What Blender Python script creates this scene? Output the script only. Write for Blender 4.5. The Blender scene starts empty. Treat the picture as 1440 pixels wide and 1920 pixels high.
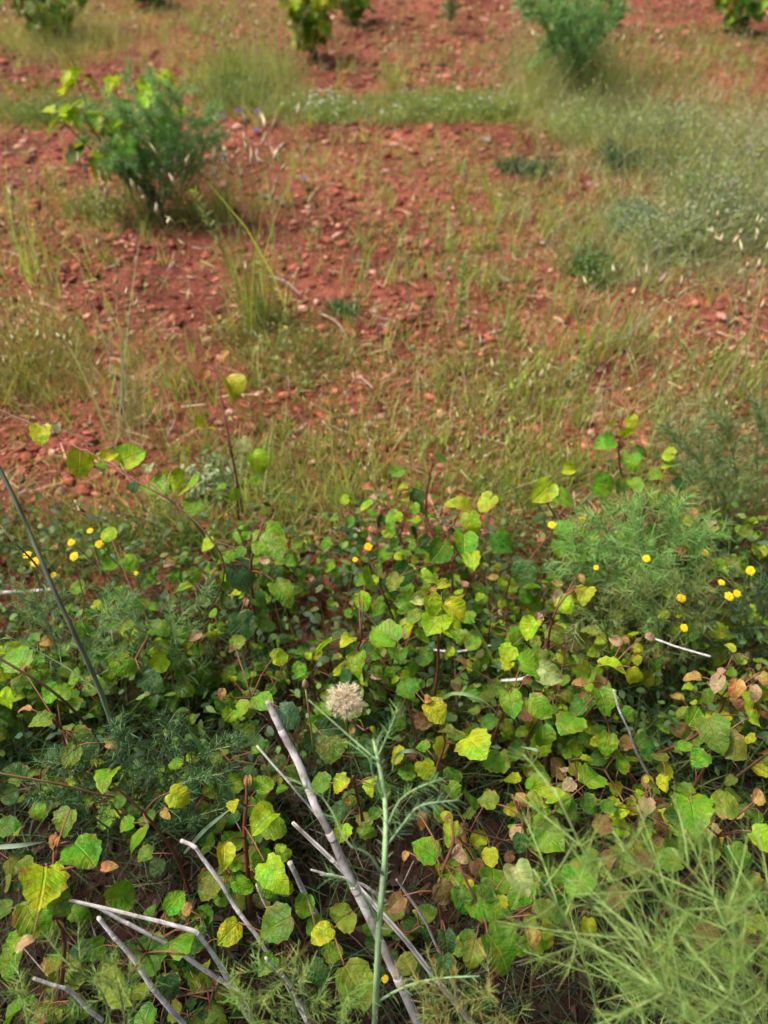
import bpy, math, random
import numpy as np
from mathutils import Vector, Matrix, noise as mnoise

# ------------------------------------------------------------------ camera, world, sun, exposure
scene = bpy.context.scene
col = scene.collection
PITCH = math.radians(45.0); CAM = np.array([0.0, 0.0, 1.6]); LENS = 26.0
cam_d = bpy.data.cameras.new('camera'); cam = bpy.data.objects.new('camera', cam_d); col.objects.link(cam)
cam.location = CAM; cam.rotation_euler = (math.pi/2 - PITCH, 0, 0)
cam_d.sensor_fit = 'VERTICAL'; cam_d.sensor_height = 36.0; cam_d.lens = LENS
cam_d.clip_start = 0.02; cam_d.clip_end = 2000
cam_d.dof.use_dof = True; cam_d.dof.focus_distance = 1.2; cam_d.dof.aperture_fstop = 3.0
scene.camera = cam
SUN_EL, SUN_AZ = math.radians(60), math.radians(-75)      # azimuth from +Y towards +X
world = bpy.data.worlds.new('World'); scene.world = world; world.use_nodes = True
wn = world.node_tree.nodes; wl = world.node_tree.links
sky = wn.new('ShaderNodeTexSky'); sky.sky_type = 'NISHITA'; sky.sun_disc = False
sky.sun_elevation = SUN_EL; sky.sun_rotation = SUN_AZ; sky.air_density = .7; sky.dust_density = 7.0; sky.ozone_density = .4
wl.new(sky.outputs[0], wn['Background'].inputs[0]); wn['Background'].inputs[1].default_value = 0.085
sun_d = bpy.data.lights.new('sun', 'SUN'); sun_d.energy = 2.1; sun_d.angle = math.radians(12); sun_d.color = (1, .95, .86)
sun = bpy.data.objects.new('sun', sun_d); col.objects.link(sun)
sv = Vector((math.sin(SUN_AZ)*math.cos(SUN_EL), math.cos(SUN_AZ)*math.cos(SUN_EL), math.sin(SUN_EL)))
sun.rotation_euler = sv.to_track_quat('Z', 'Y').to_euler(); sun.location = (-5, 4, 8)
scene.view_settings.view_transform = 'Standard'; scene.view_settings.look = 'None'
scene.view_settings.exposure = 1.2; scene.view_settings.gamma = 1.0
scene.view_settings.use_curve_mapping = False
scene.cycles.use_denoising = True
scene.cycles.max_bounces = 6; scene.cycles.diffuse_bounces = 3; scene.cycles.transmission_bounces = 4

rng = np.random.default_rng(11); random.seed(5)

# ------------------------------------------------------------------ pixel of the photograph -> point in the place
FPX = LENS/36.0*1920
FW = np.array([0, math.cos(PITCH), -math.sin(PITCH)]); UP = np.array([0, math.sin(PITCH), math.cos(PITCH)])
def ray(px, py):
    d = FW + (px-720)/FPX*np.array([1., 0, 0]) + (960-py)/FPX*UP
    return d
def at(px, py, z=0.0):
    d = ray(px, py); t = (z-CAM[2])/d[2]
    return CAM + d*t
def at_n(P, z=0.0):
    P = np.asarray(P, float)
    d = FW[None] + (P[:, :1]-720)/FPX*np.array([[1., 0, 0]]) + (960-P[:, 1:2])/FPX*UP[None]
    return CAM + d*((z-CAM[2])/d[:, 2:3])
def m_per_px(p): return float(np.dot(np.asarray(p)-CAM, FW))/FPX

# ------------------------------------------------------------------ noise (numpy)
_tab = np.random.default_rng(3).random((256, 256))
def vnoise(x, y):
    xi = np.floor(x).astype(int); yi = np.floor(y).astype(int); fx = x-xi; fy = y-yi
    fx = fx*fx*(3-2*fx); fy = fy*fy*(3-2*fy)
    a = _tab[xi & 255, yi & 255]; b = _tab[(xi+1) & 255, yi & 255]; c = _tab[xi & 255, (yi+1) & 255]; d = _tab[(xi+1) & 255, (yi+1) & 255]
    return (a*(1-fx)+b*fx)*(1-fy)+(c*(1-fx)+d*fx)*fy
def fbm(x, y, o=4):
    s = 0; a = .5
    for _ in range(o):
        s = s+a*(vnoise(x, y)-.5); x = x*2.03+17.3; y = y*2.03+5.1; a *= .5
    return s
def gz(x, y):
    x = np.asarray(x, float); y = np.asarray(y, float)
    near = np.exp(-((np.hypot(x, y-4)/9.0)**4))
    z = .10*fbm(x*.45+3, y*.45+8, 2) + near*(.055*fbm(x*2.2, y*2.2, 3) + .06*fbm(x*8+40, y*8+2, 3))
    return z*1.0
GZ0 = 0.0
def ground_pt(px, py):
    p = at(px, py, 0)
    for _ in range(2): p = at(px, py, float(gz(p[0], p[1])))
    return p

# ------------------------------------------------------------------ mesh helpers
def norm(a): return a/np.maximum(np.linalg.norm(a, axis=-1, keepdims=True), 1e-9)
class MB:
    def __init__(s): s.v = []; s.f = []; s.c = []; s.n = 0
    def add(s, v, f, c):
        v = np.asarray(v, float).reshape(-1, 3); f = np.asarray(f, int).reshape(-1, 3)
        c = np.asarray(c, float)
        if c.ndim == 1: c = np.tile(c, (len(v), 1))
        s.v.append(v); s.f.append(f+s.n); s.c.append(c); s.n += len(v)
    def ribbons(s, base, d, L, w, bend, c, segs=2, tip=.12, flat=None, leafy=False):
        base = np.asarray(base, float); N = len(base)
        if N == 0: return
        d = norm(np.asarray(d, float)); L = np.broadcast_to(L, (N,)); w = np.broadcast_to(w, (N,))
        bend = np.asarray(bend, float); bend = np.broadcast_to(bend, (N, 3))
        c = np.broadcast_to(np.asarray(c, float), (N, 3))
        side = norm(np.cross(d, norm(rng.normal(size=(N, 3)) if flat is None else flat)))
        rows = []
        for k in range(segs+1):
            t = k/segs
            p = base+d*(L*t)[:, None]+bend*(t*t)*L[:, None]
            ww = w*(math.sin(math.pi*(.05+.93*t**.85)) if leafy else tip+(1-tip)*(1-t)**.7)*.5
            rows.append(p-side*ww[:, None]); rows.append(p+side*ww[:, None])
        V = np.stack(rows, 1); R = 2*(segs+1)
        fs = []
        for k in range(segs):
            a = 2*k; fs += [[a, a+1, a+3], [a, a+3, a+2]]
        F = (np.arange(N)[:, None, None]*R+np.array(fs)[None]).reshape(-1, 3)
        s.add(V.reshape(-1, 3), F, np.repeat(c, R, 0))
    def tube(s, pts, rad, c, sides=6, cap=True):
        pts = np.asarray(pts, float); n = len(pts); rad = np.broadcast_to(rad, (n,))
        T = norm(np.gradient(pts, axis=0)); ref = np.array([.31, .77, .55])
        A = norm(np.cross(T, ref)); B = np.cross(T, A)
        an = np.arange(sides)/sides*2*math.pi
        V = pts[:, None]+rad[:, None, None]*(np.cos(an)[None, :, None]*A[:, None]+np.sin(an)[None, :, None]*B[:, None])
        F = []
        for i in range(n-1):
            for j in range(sides):
                a = i*sides+j; b = i*sides+(j+1) % sides
                F += [[a, b, b+sides], [a, b+sides, a+sides]]
        V = V.reshape(-1, 3)
        if cap:
            V = np.vstack([V, pts[:1], pts[-1:]])
            for j in range(sides):
                F += [[(j+1) % sides, j, n*sides], [(n-1)*sides+j, (n-1)*sides+(j+1) % sides, n*sides+1]]
        s.add(V, F, c)
    def streak(s, sides, amt=.18, spots=.0):
        V = s.v[-1]; n = (len(V)-2)//sides; c = s.c[-1].copy()
        f = np.ones((n, sides))*(1+rng.normal(size=sides)*amt)[None]*(1+np.convolve(rng.normal(size=n+4), np.ones(5)/2.2, 'valid')*amt)[:, None]*(1+rng.normal(size=(n, sides))*amt*.5)
        f = np.where(rng.random((n, sides)) < spots, f*.45, f); c[:n*sides] *= np.clip(f, .3, 1.5).reshape(-1, 1); s.c[-1] = np.clip(c, .01, .85)
    def build(s, name, m, parent=None, origin=None, smooth=False):
        V = np.concatenate(s.v); F = np.concatenate(s.f); C = np.concatenate(s.c)
        if origin is not None: V = V-np.asarray(origin)
        me = bpy.data.meshes.new(name)
        me.vertices.add(len(V)); me.vertices.foreach_set('co', V.astype(np.float32).ravel())
        me.loops.add(F.size); me.loops.foreach_set('vertex_index', F.astype(np.int32).ravel())
        me.polygons.add(len(F)); me.polygons.foreach_set('loop_start', np.arange(0, F.size, 3, dtype=np.int32))
        ca = me.color_attributes.new('Col', 'FLOAT_COLOR', 'POINT')
        ca.data.foreach_set('color', np.hstack([C, np.ones((len(C), 1))]).astype(np.float32).ravel())
        me.update(calc_edges=True); me.validate()
        if smooth: me.polygons.foreach_set('use_smooth', np.ones(len(F), bool))
        me.materials.append(m)
        o = bpy.data.objects.new(name, me); col.objects.link(o)
        if origin is not None and parent is None: o.location = origin
        if parent is not None: o.parent = parent
        return o
def tag(o, label=None, cat=None, group=None, kind=None):
    if label: o['label'] = label
    if cat: o['category'] = cat
    if group: o['group'] = group
    if kind: o['kind'] = kind
    return o
def thing(name, loc, label, cat, group=None):
    o = bpy.data.objects.new(name, None); col.objects.link(o); o.location = Vector(loc)
    o.empty_display_size = .05
    return tag(o, label, cat, group)
def inst(name, mesh, parent, loc, X, Y, Z, size, color=None, ploc=None):
    o = bpy.data.objects.new(name, mesh); col.objects.link(o)
    if parent is not None: o.parent = parent
    l = np.asarray(loc, float)-(np.asarray(ploc) if ploc is not None else 0)
    s = size if np.ndim(size) else (size,)*3
    M = np.eye(4); M[:3, 0] = np.asarray(X)*s[0]; M[:3, 1] = np.asarray(Y)*s[1]; M[:3, 2] = np.asarray(Z)*s[2]; M[:3, 3] = l
    o.matrix_local = Matrix(M.tolist())
    if color is not None: o.color = (*color, 1)
    return o
def curve(pts, n=10):
    """Catmull-Rom through pts."""
    P = np.asarray(pts, float)
    if len(P) < 3: return np.linspace(P[0], P[-1], n)
    Q = np.vstack([2*P[0]-P[1], P, 2*P[-1]-P[-2]]); out = []
    seg = len(P)-1
    for u in np.linspace(0, seg-1e-6, n):
        i = int(u); t = u-i; a, b, c, d = Q[i:i+4]
        out.append(.5*((2*b)+(-a+c)*t+(2*a-5*b+4*c-d)*t*t+(-a+3*b-3*c+d)*t**3))
    return np.array(out)

# ------------------------------------------------------------------ materials
def mat(name):
    m = bpy.data.materials.new(name); m.use_nodes = True
    nt = m.node_tree; b = nt.nodes['Principled BSDF']
    return m, nt, b
def nn(nt, t, **kw):
    n = nt.nodes.new(t)
    for k, v in kw.items(): setattr(n, k, v)
    return n
def translucent(nt, b, col_out, amount, tint=(1.15, 1.1, .55)):
    out = nt.nodes['Material Output']
    tr = nn(nt, 'ShaderNodeBsdfTranslucent'); mx = nn(nt, 'ShaderNodeMixShader'); mx.inputs[0].default_value = amount
    mu = nn(nt, 'ShaderNodeMix', data_type='RGBA', blend_type='MULTIPLY'); mu.inputs[0].default_value = 1
    nt.links.new(col_out, mu.inputs[6]); mu.inputs[7].default_value = (*tint, 1)
    nt.links.new(mu.outputs[2], tr.inputs[0])
    nt.links.new(b.outputs[0], mx.inputs[1]); nt.links.new(tr.outputs[0], mx.inputs[2]); nt.links.new(mx.outputs[0], out.inputs[0])
def plant_mat(name, rough=.6, trans=.3, spec=.3):
    m, nt, b = mat(name)
    a = nn(nt, 'ShaderNodeVertexColor', layer_name='Col')
    oi = nn(nt, 'ShaderNodeObjectInfo')
    hs = nn(nt, 'ShaderNodeHueSaturation')
    tx = nn(nt, 'ShaderNodeTexCoord'); no = nn(nt, 'ShaderNodeTexNoise'); no.inputs['Scale'].default_value = 35
    nt.links.new(tx.outputs['Object'], no.inputs['Vector'])
    mr = nn(nt, 'ShaderNodeMapRange'); mr.inputs[3].default_value = .72; mr.inputs[4].default_value = 1.28
    nt.links.new(no.outputs[0], mr.inputs[0]); nt.links.new(mr.outputs[0], hs.inputs['Value'])
    nt.links.new(a.outputs[0], hs.inputs['Color'])
    nt.links.new(hs.outputs[0], b.inputs['Base Color'])
    b.inputs['Roughness'].default_value = rough; b.inputs['Specular IOR Level'].default_value = spec
    if trans: translucent(nt, b, hs.outputs[0], trans)
    return m
M_PLANT = plant_mat('plant_tissue', .55, .42, .3); M_STEM = plant_mat('stem_tissue', .55, 0, .35); M_DRY = plant_mat('dry_grass', .8, .2, .15)
M_PETAL = plant_mat('petal', .55, .35, .2)

def leaf_mat():
    m, nt, b = mat('leaf_blade'); L = nt.links.new
    oi = nn(nt, 'ShaderNodeObjectInfo'); uv = nn(nt, 'ShaderNodeUVMap'); sp = nn(nt, 'ShaderNodeSeparateXYZ'); L(uv.outputs[0], sp.inputs[0])
    tx = nn(nt, 'ShaderNodeTexCoord')
    # veins: pale midrib and side veins running forward
    ab = nn(nt, 'ShaderNodeMath', operation='ABSOLUTE'); L(sp.outputs[0], ab.inputs[0])
    mid = nn(nt, 'ShaderNodeMapRange'); mid.inputs[1].default_value = .012; mid.inputs[2].default_value = .035; mid.inputs[3].default_value = 1; mid.inputs[4].default_value = 0
    L(ab.outputs[0], mid.inputs[0])
    mu = nn(nt, 'ShaderNodeMath', operation='MULTIPLY'); L(ab.outputs[0], mu.inputs[0]); mu.inputs[1].default_value = .75
    su = nn(nt, 'ShaderNodeMath', operation='SUBTRACT'); L(sp.outputs[1], su.inputs[0]); L(mu.outputs[0], su.inputs[1])
    m6 = nn(nt, 'ShaderNodeMath', operation='MULTIPLY'); L(su.outputs[0], m6.inputs[0]); m6.inputs[1].default_value = 6.2
    fr = nn(nt, 'ShaderNodeMath', operation='FRACT'); L(m6.outputs[0], fr.inputs[0])
    pp = nn(nt, 'ShaderNodeMath', operation='PINGPONG'); L(m6.outputs[0], pp.inputs[0]); pp.inputs[1].default_value = .5
    sv_ = nn(nt, 'ShaderNodeMapRange'); sv_.inputs[1].default_value = .03; sv_.inputs[2].default_value = .10; sv_.inputs[3].default_value = .55; sv_.inputs[4].default_value = 0
    L(pp.outputs[0], sv_.inputs[0])
    mxv = nn(nt, 'ShaderNodeMath', operation='MAXIMUM'); L(mid.outputs[0], mxv.inputs[0]); L(sv_.outputs[0], mxv.inputs[1])
    # blotches
    va = nn(nt, 'ShaderNodeVectorMath', operation='ADD'); L(uv.outputs[0], va.inputs[0])
    rv = nn(nt, 'ShaderNodeCombineXYZ'); r10 = nn(nt, 'ShaderNodeMath', operation='MULTIPLY'); L(oi.outputs['Random'], r10.inputs[0]); r10.inputs[1].default_value = 80
    L(r10.outputs[0], rv.inputs[0]); L(r10.outputs[0], rv.inputs[2]); L(rv.outputs[0], va.inputs[1])
    no = nn(nt, 'ShaderNodeTexNoise'); no.inputs['Scale'].default_value = 3.0; no.inputs['Detail'].default_value = 5; L(va.outputs[0], no.inputs['Vector'])
    mr = nn(nt, 'ShaderNodeMapRange'); mr.inputs[1].default_value = .3; mr.inputs[2].default_value = .7; mr.inputs[3].default_value = .66; mr.inputs[4].default_value = 1.3
    L(no.outputs[0], mr.inputs[0])
    hs = nn(nt, 'ShaderNodeHueSaturation'); L(oi.outputs['Color'], hs.inputs['Color']); L(mr.outputs[0], hs.inputs['Value'])
    nh = nn(nt, 'ShaderNodeTexNoise'); nh.inputs['Scale'].default_value = 1.7; nh.inputs['Detail'].default_value = 3; L(va.outputs[0], nh.inputs['Vector'])
    mh = nn(nt, 'ShaderNodeMapRange'); mh.inputs[1].default_value = .3; mh.inputs[2].default_value = .7; mh.inputs[3].default_value = .455; mh.inputs[4].default_value = .535; L(nh.outputs[0], mh.inputs[0]); L(mh.outputs[0], hs.inputs['Hue'])
    # browning margin, stronger on some leaves
    no2 = nn(nt, 'ShaderNodeTexNoise'); no2.inputs['Scale'].default_value = 2.2; L(va.outputs[0], no2.inputs['Vector'])
    ed = nn(nt, 'ShaderNodeMath', operation='ADD'); L(ab.outputs[0], ed.inputs[0]); L(no2.outputs[0], ed.inputs[1])
    rnd = nn(nt, 'ShaderNodeMath', operation='MULTIPLY_ADD'); L(oi.outputs['Random'], rnd.inputs[0]); rnd.inputs[1].default_value = -.35; rnd.inputs[2].default_value = 1.22
    gt = nn(nt, 'ShaderNodeMath', operation='SUBTRACT'); L(ed.outputs[0], gt.inputs[0]); L(rnd.outputs[0], gt.inputs[1])
    em = nn(nt, 'ShaderNodeMapRange'); em.inputs[1].default_value = 0; em.inputs[2].default_value = .15; em.inputs[3].default_value = 0; em.inputs[4].default_value = .75; L(gt.outputs[0], em.inputs[0])
    br = nn(nt, 'ShaderNodeMix', data_type='RGBA'); L(em.outputs[0], br.inputs[0]); L(hs.outputs[0], br.inputs[6]); br.inputs[7].default_value = (.33, .15, .04, 1)
    vm = nn(nt, 'ShaderNodeMix', data_type='RGBA', blend_type='ADD'); L(br.outputs[2], vm.inputs[6]); vm.inputs[7].default_value = (.035, .04, .012, 1); L(mxv.outputs[0], vm.inputs[0])
    L(vm.outputs[2], b.inputs['Base Color'])
    b.inputs['Roughness'].default_value = .40; b.inputs['Specular IOR Level'].default_value = .28
    bp = nn(nt, 'ShaderNodeBump'); bp.inputs['Strength'].default_value = .5; bp.inputs['Distance'].default_value = .02
    sm = nn(nt, 'ShaderNodeMath', operation='MULTIPLY_ADD'); L(mxv.outputs[0], sm.inputs[0]); sm.inputs[1].default_value = -.6; L(no.outputs[0], sm.inputs[2])
    L(sm.outputs[0], bp.inputs['Height']); L(bp.outputs[0], b.inputs['Normal'])
    translucent(nt, b, vm.outputs[2], .36, (1.35, 1.25, .35))
    return m
M_LEAF = leaf_mat()

def soil_mat():
    m, nt, b = mat('red_soil'); L = nt.links.new
    tx = nn(nt, 'ShaderNodeTexCoord')
    n1 = nn(nt, 'ShaderNodeTexNoise'); n1.inputs['Scale'].default_value = 1.6; n1.inputs['Detail'].default_value = 6
    n2 = nn(nt, 'ShaderNodeTexNoise'); n2.inputs['Scale'].default_value = 26; n2.inputs['Detail'].default_value = 6; n2.inputs['Roughness'].default_value = .7
    n3 = nn(nt, 'ShaderNodeTexVoronoi'); n3.inputs['Scale'].default_value = 48
    for n in (n1, n2, n3): L(tx.outputs['Object'], n.inputs['Vector'])
    r1 = nn(nt, 'ShaderNodeValToRGB'); e = r1.color_ramp.elements
    e[0].position = .3; e[0].color = (.07, .019, .012, 1); e[1].position = .72; e[1].color = (.345, .110, .070, 1)  # dark end paints in shadowed soil beneath the paler clods
    L(n2.outputs[0], r1.inputs[0])
    r2 = nn(nt, 'ShaderNodeValToRGB'); e = r2.color_ramp.elements
    e[0].position = .36; e[0].color = (.50, .46, .46, 1); e[1].position = .64; e[1].color = (1.2, 1.2, 1.2, 1); L(n1.outputs[0], r2.inputs[0])
    mu = nn(nt, 'ShaderNodeMix', data_type='RGBA', blend_type='MULTIPLY'); mu.inputs[0].default_value = 1; L(r1.outputs[0], mu.inputs[6]); L(r2.outputs[0], mu.inputs[7])
    # dark leaf mould along the field edge, blackened further to paint in the thicket's shade
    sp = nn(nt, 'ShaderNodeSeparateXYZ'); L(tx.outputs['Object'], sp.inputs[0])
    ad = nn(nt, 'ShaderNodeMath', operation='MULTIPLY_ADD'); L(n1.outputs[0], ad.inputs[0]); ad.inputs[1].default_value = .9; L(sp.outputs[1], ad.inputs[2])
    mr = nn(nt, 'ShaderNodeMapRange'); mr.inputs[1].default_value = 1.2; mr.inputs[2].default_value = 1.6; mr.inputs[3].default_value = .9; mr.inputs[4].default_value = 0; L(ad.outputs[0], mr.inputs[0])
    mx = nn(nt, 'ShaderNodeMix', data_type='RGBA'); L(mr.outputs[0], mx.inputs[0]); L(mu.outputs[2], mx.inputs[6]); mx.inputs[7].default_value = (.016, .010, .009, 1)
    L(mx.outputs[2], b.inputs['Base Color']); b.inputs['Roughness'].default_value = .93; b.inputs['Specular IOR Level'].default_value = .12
    bp = nn(nt, 'ShaderNodeBump'); bp.inputs['Strength'].default_value = .9; bp.inputs['Distance'].default_value = .02
    sm = nn(nt, 'ShaderNodeMath', operation='MULTIPLY_ADD'); L(n3.outputs[0], sm.inputs[0]); sm.inputs[1].default_value = -.5; L(n2.outputs[0], sm.inputs[2])
    L(sm.outputs[0], bp.inputs['Height']); L(bp.outputs[0], b.inputs['Normal'])
    return m
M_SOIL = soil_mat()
def clod_mat(name='soil_clod', obj_color=False):
    m, nt, b = mat(name); L = nt.links.new
    if obj_color: a = nn(nt, 'ShaderNodeObjectInfo'); co = a.outputs['Color']
    else: a = nn(nt, 'ShaderNodeVertexColor', layer_name='Col'); co = a.outputs[0]
    tx = nn(nt, 'ShaderNodeTexCoord'); n = nn(nt, 'ShaderNodeTexNoise'); n.inputs['Detail'].default_value = 6
    n.inputs['Scale'].default_value = 4 if obj_color else 70
    L(tx.outputs['Object'], n.inputs['Vector'])
    mr = nn(nt, 'ShaderNodeMapRange'); mr.inputs[1].default_value = .3; mr.inputs[2].default_value = .7; mr.inputs[3].default_value = .6; mr.inputs[4].default_value = 1.3; L(n.outputs[0], mr.inputs[0])
    hs = nn(nt, 'ShaderNodeHueSaturation'); L(co, hs.inputs['Color']); L(mr.outputs[0], hs.inputs['Value']); L(hs.outputs[0], b.inputs['Base Color'])
    b.inputs['Roughness'].default_value = .9; b.inputs['Specular IOR Level'].default_value = .15
    bp = nn(nt, 'ShaderNodeBump'); bp.inputs['Strength'].default_value = .7; bp.inputs['Distance'].default_value = .3 if obj_color else .01
    L(n.outputs[0], bp.inputs['Height']); L(bp.outputs[0], b.inputs['Normal'])
    return m
M_CLOD = clod_mat(); M_STONE = clod_mat('stone', True)
def cane_mat():
    m, nt, b = mat('weathered_cane'); L = nt.links.new
    a = nn(nt, 'ShaderNodeVertexColor', layer_name='Col'); tx = nn(nt, 'ShaderNodeTexCoord')
    n = nn(nt, 'ShaderNodeTexNoise'); n.inputs['Scale'].default_value = 22; n.inputs['Detail'].default_value = 7; L(tx.outputs['Object'], n.inputs['Vector'])
    n2 = nn(nt, 'ShaderNodeTexNoise'); n2.inputs['Scale'].default_value = 190; n2.inputs['Detail'].default_value = 3; L(tx.outputs['Object'], n2.inputs['Vector'])
    r = nn(nt, 'ShaderNodeValToRGB'); e = r.color_ramp.elements; e[0].position = .3; e[0].color = (.58, .52, .48, 1); e[1].position = .62; e[1].color = (1.15, 1.15, 1.17, 1); L(n.outputs[0], r.inputs[0])
    mu = nn(nt, 'ShaderNodeMix', data_type='RGBA', blend_type='MULTIPLY'); mu.inputs[0].default_value = 1; L(a.outputs[0], mu.inputs[6]); L(r.outputs[0], mu.inputs[7])
    L(mu.outputs[2], b.inputs['Base Color']); b.inputs['Roughness'].default_value = .75; b.inputs['Specular IOR Level'].default_value = .25
    bp = nn(nt, 'ShaderNodeBump'); bp.inputs['Strength'].default_value = .5; bp.inputs['Distance'].default_value = .0012
    ad = nn(nt, 'ShaderNodeMath', operation='ADD'); L(n.outputs[0], ad.inputs[0]); L(n2.outputs[0], ad.inputs[1])
    L(ad.outputs[0], bp.inputs['Height']); L(bp.outputs[0], b.inputs['Normal'])
    return m
M_CANE = cane_mat()

# ------------------------------------------------------------------ colours (linear base colours)
def jit(c, n, v=.18, h=.06):
    c = np.asarray(c)[None]*(1+rng.normal(size=(n, 1))*v)*(1+rng.normal(size=(n, 3))*h)
    return np.clip(c, .005, .9)
def mixc(cs, n, v=.15, h=.06):
    cs = np.asarray(cs); return np.clip(cs[rng.integers(0, len(cs), n)]*(1+rng.normal(size=(n, 1))*v)*(1+rng.normal(size=(n, 3))*h), .005, .9)
OLIVE = (.31, .34, .09); GREEN = (.19, .31, .06); LGREEN = (.34, .46, .09); PALE = (.48, .45, .24); STRAW = (.55, .45, .28)
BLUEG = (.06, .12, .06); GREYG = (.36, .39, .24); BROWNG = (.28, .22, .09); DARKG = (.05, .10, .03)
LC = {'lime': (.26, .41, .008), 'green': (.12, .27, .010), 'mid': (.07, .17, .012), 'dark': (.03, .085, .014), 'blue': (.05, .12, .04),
      'yellow': (.32, .38, .012), 'olive': (.14, .20, .02), 'orange': (.40, .24, .07), 'pink': (.42, .29, .16), 'brown': (.22, .13, .05), 'pale': (.30, .36, .13)}

# ------------------------------------------------------------------ ground
def axis(a, b, st, outer):
    f = np.arange(a, b+1e-6, st); return np.concatenate([[-o for o in outer[::-1]], f, outer]) if a < 0 else np.concatenate([[-o for o in outer[::-1]], f, [o+b for o in outer]])
xs = axis(-6.5, 6.5, .035, [6.8, 7.5, 9, 12, 18, 30, 60, 150, 500])
ys = axis(-.6, 11.0, .035, [.9, 1.5, 3, 6, 12, 25, 60, 150, 500])
ys = np.unique(np.concatenate([[-500, -150, -60, -25, -12, -6, -3, -1.5], np.arange(-.6, 11, .035), [11.4, 12, 14, 17, 22, 30, 50, 90, 200, 500]]))
X, Y = np.meshgrid(xs, ys); Z = gz(X, Y)
g = MB(); nx, ny = len(xs), len(ys)
i = (np.arange(ny-1)[:, None]*nx+np.arange(nx-1)[None]).ravel()
F = np.concatenate([np.stack([i, i+1, i+nx+1], 1), np.stack([i, i+nx+1, i+nx], 1)])
g.add(np.stack([X.ravel(), Y.ravel(), Z.ravel()], 1), F, (.2, .06, .035))
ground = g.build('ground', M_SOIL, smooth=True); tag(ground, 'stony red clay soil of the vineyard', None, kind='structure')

# clods and stones
def ico_pts(sub):
    import bmesh
    bm = bmesh.new(); bmesh.ops.create_icosphere(bm, subdivisions=sub, radius=1)
    V = np.array([v.co[:] for v in bm.verts]); Fc = np.array([[v.index for v in f.verts] for f in bm.faces]); bm.free(); return V, Fc
IV, IF = ico_pts(1)
def clod_shape(V, seed):
    r = np.random.default_rng(seed)
    k = norm(r.normal(size=(11, 3))); lim = r.uniform(.3, .85, 11); out = V.copy()
    for a, l in zip(k, lim):                                # chop facets
        d = out@a; out = out-np.maximum(d-l, 0)[:, None]*a
    return out*(1+r.normal(size=(len(V), 1))*.05)
clod_meshes = []
V2, F2 = IV, IF
for k in range(8):
    b = MB(); b.add(clod_shape(V2, 100+k), F2, (1, 1, 1)); o = b.build('stone', M_STONE)
    clod_meshes.append(o.data); bpy.data.objects.remove(o)
SOILC = [(.31, .092, .056), (.40, .14, .088), (.12, .032, .02), (.25, .07, .042), (.48, .25, .18), (.32, .10, .064), (.17, .046, .028), (.36, .112, .068), (.22, .06, .036)]
def scatter_world(n, x0, x1, y0, y1): return np.stack([rng.uniform(x0, x1, n), rng.uniform(y0, y1, n)], 1)
# small clods: one mass
b = MB()
P = np.vstack([scatter_world(20000, -5.5, 5.5, 1.5, 11), at_n(np.stack([rng.uniform(-150, 1590, 24000), rng.uniform(-40, 1080, 24000)], 1))[:, :2]])
dens = fbm(P[:, 0]*1.3+9, P[:, 1]*1.3, 3)
P = P[dens+rng.normal(size=len(P))*.14 > -.12]
base_shapes = [clod_shape(IV, 300+k) for k in range(10)]
N = len(P); sz = np.clip(rng.lognormal(math.log(.0100), .6, N), .0035, .032)*np.clip(.55+.14*P[:, 1], .6, 1.35)
zz = gz(P[:, 0], P[:, 1])
for k in range(10):
    idx = np.arange(k, N, 10); n = len(idx)
    an = rng.uniform(0, 6.283, n); ca, sa = np.cos(an), np.sin(an)
    S = base_shapes[k][None]*np.stack([sz[idx]*rng.uniform(.8, 1.9, n), sz[idx], sz[idx]*rng.uniform(.35, .8, n)], 1)[:, None]
    Vx = S[..., 0]*ca[:, None]-S[..., 1]*sa[:, None]; Vy = S[..., 0]*sa[:, None]+S[..., 1]*ca[:, None]
    V = np.stack([Vx+P[idx, 0][:, None], Vy+P[idx, 1][:, None], S[..., 2]+(zz[idx]+sz[idx]*.15)[:, None]], -1)
    Fk = (np.arange(n)[:, None, None]*len(IV)+IF[None]).reshape(-1, 3)
    b.add(V.reshape(-1, 3), Fk, np.repeat(mixc(SOILC, n, .2, .05), len(IV), 0))
o = b.build('soil_clods', M_CLOD, parent=ground); o['kind'] = 'stuff'
# larger stones and clods one by one
big = []
for (px, py, sp_, c) in [(915, 265, 18, 'w'), (918, 350, 16, 'w'), (930, 122, 14, 'w'), (883, 147, 12, 'w'), (1105, 345, 14, 'w'), (1120, 350, 12, 'w'), (250, 37, 14, 'w'),
                         (845, 432, 26, 'p'), (700, 345, 16, 'p'), (590, 432, 16, 'p'), (755, 295, 14, 'p'), (960, 130, 12, 'p'), (1075, 665, 26, 'p'), (990, 595, 14, 'p'), (1060, 605, 22, 'r'),
                         (860, 985, 30, 'p'), (815, 990, 26, 'p'), (25, 975, 34, 'p'), (840, 815, 36, 'r'), (1295, 870, 22, 'p'), (860, 300, 20, 'p'), (930, 800, 18, 'r'), (1330, 625, 14, 'w'),
                         (420, 665, 18, 'p'), (175, 635, 16, 'r'), (330, 560, 18, 'r'), (345, 575, 14, 'p'), (1400, 595, 18, 'p'), (1110, 540, 20, 'p')]:
    p = ground_pt(px, py); big.append((p, sp_*m_per_px(p)*.5, c))
for _ in range(270):
    p = ground_pt(rng.uniform(0, 1440), 60+ (rng.random()**.8)*840); big.append((p, rng.uniform(.010, .021)*(.6+.13*p[1]), 'r'))
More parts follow.
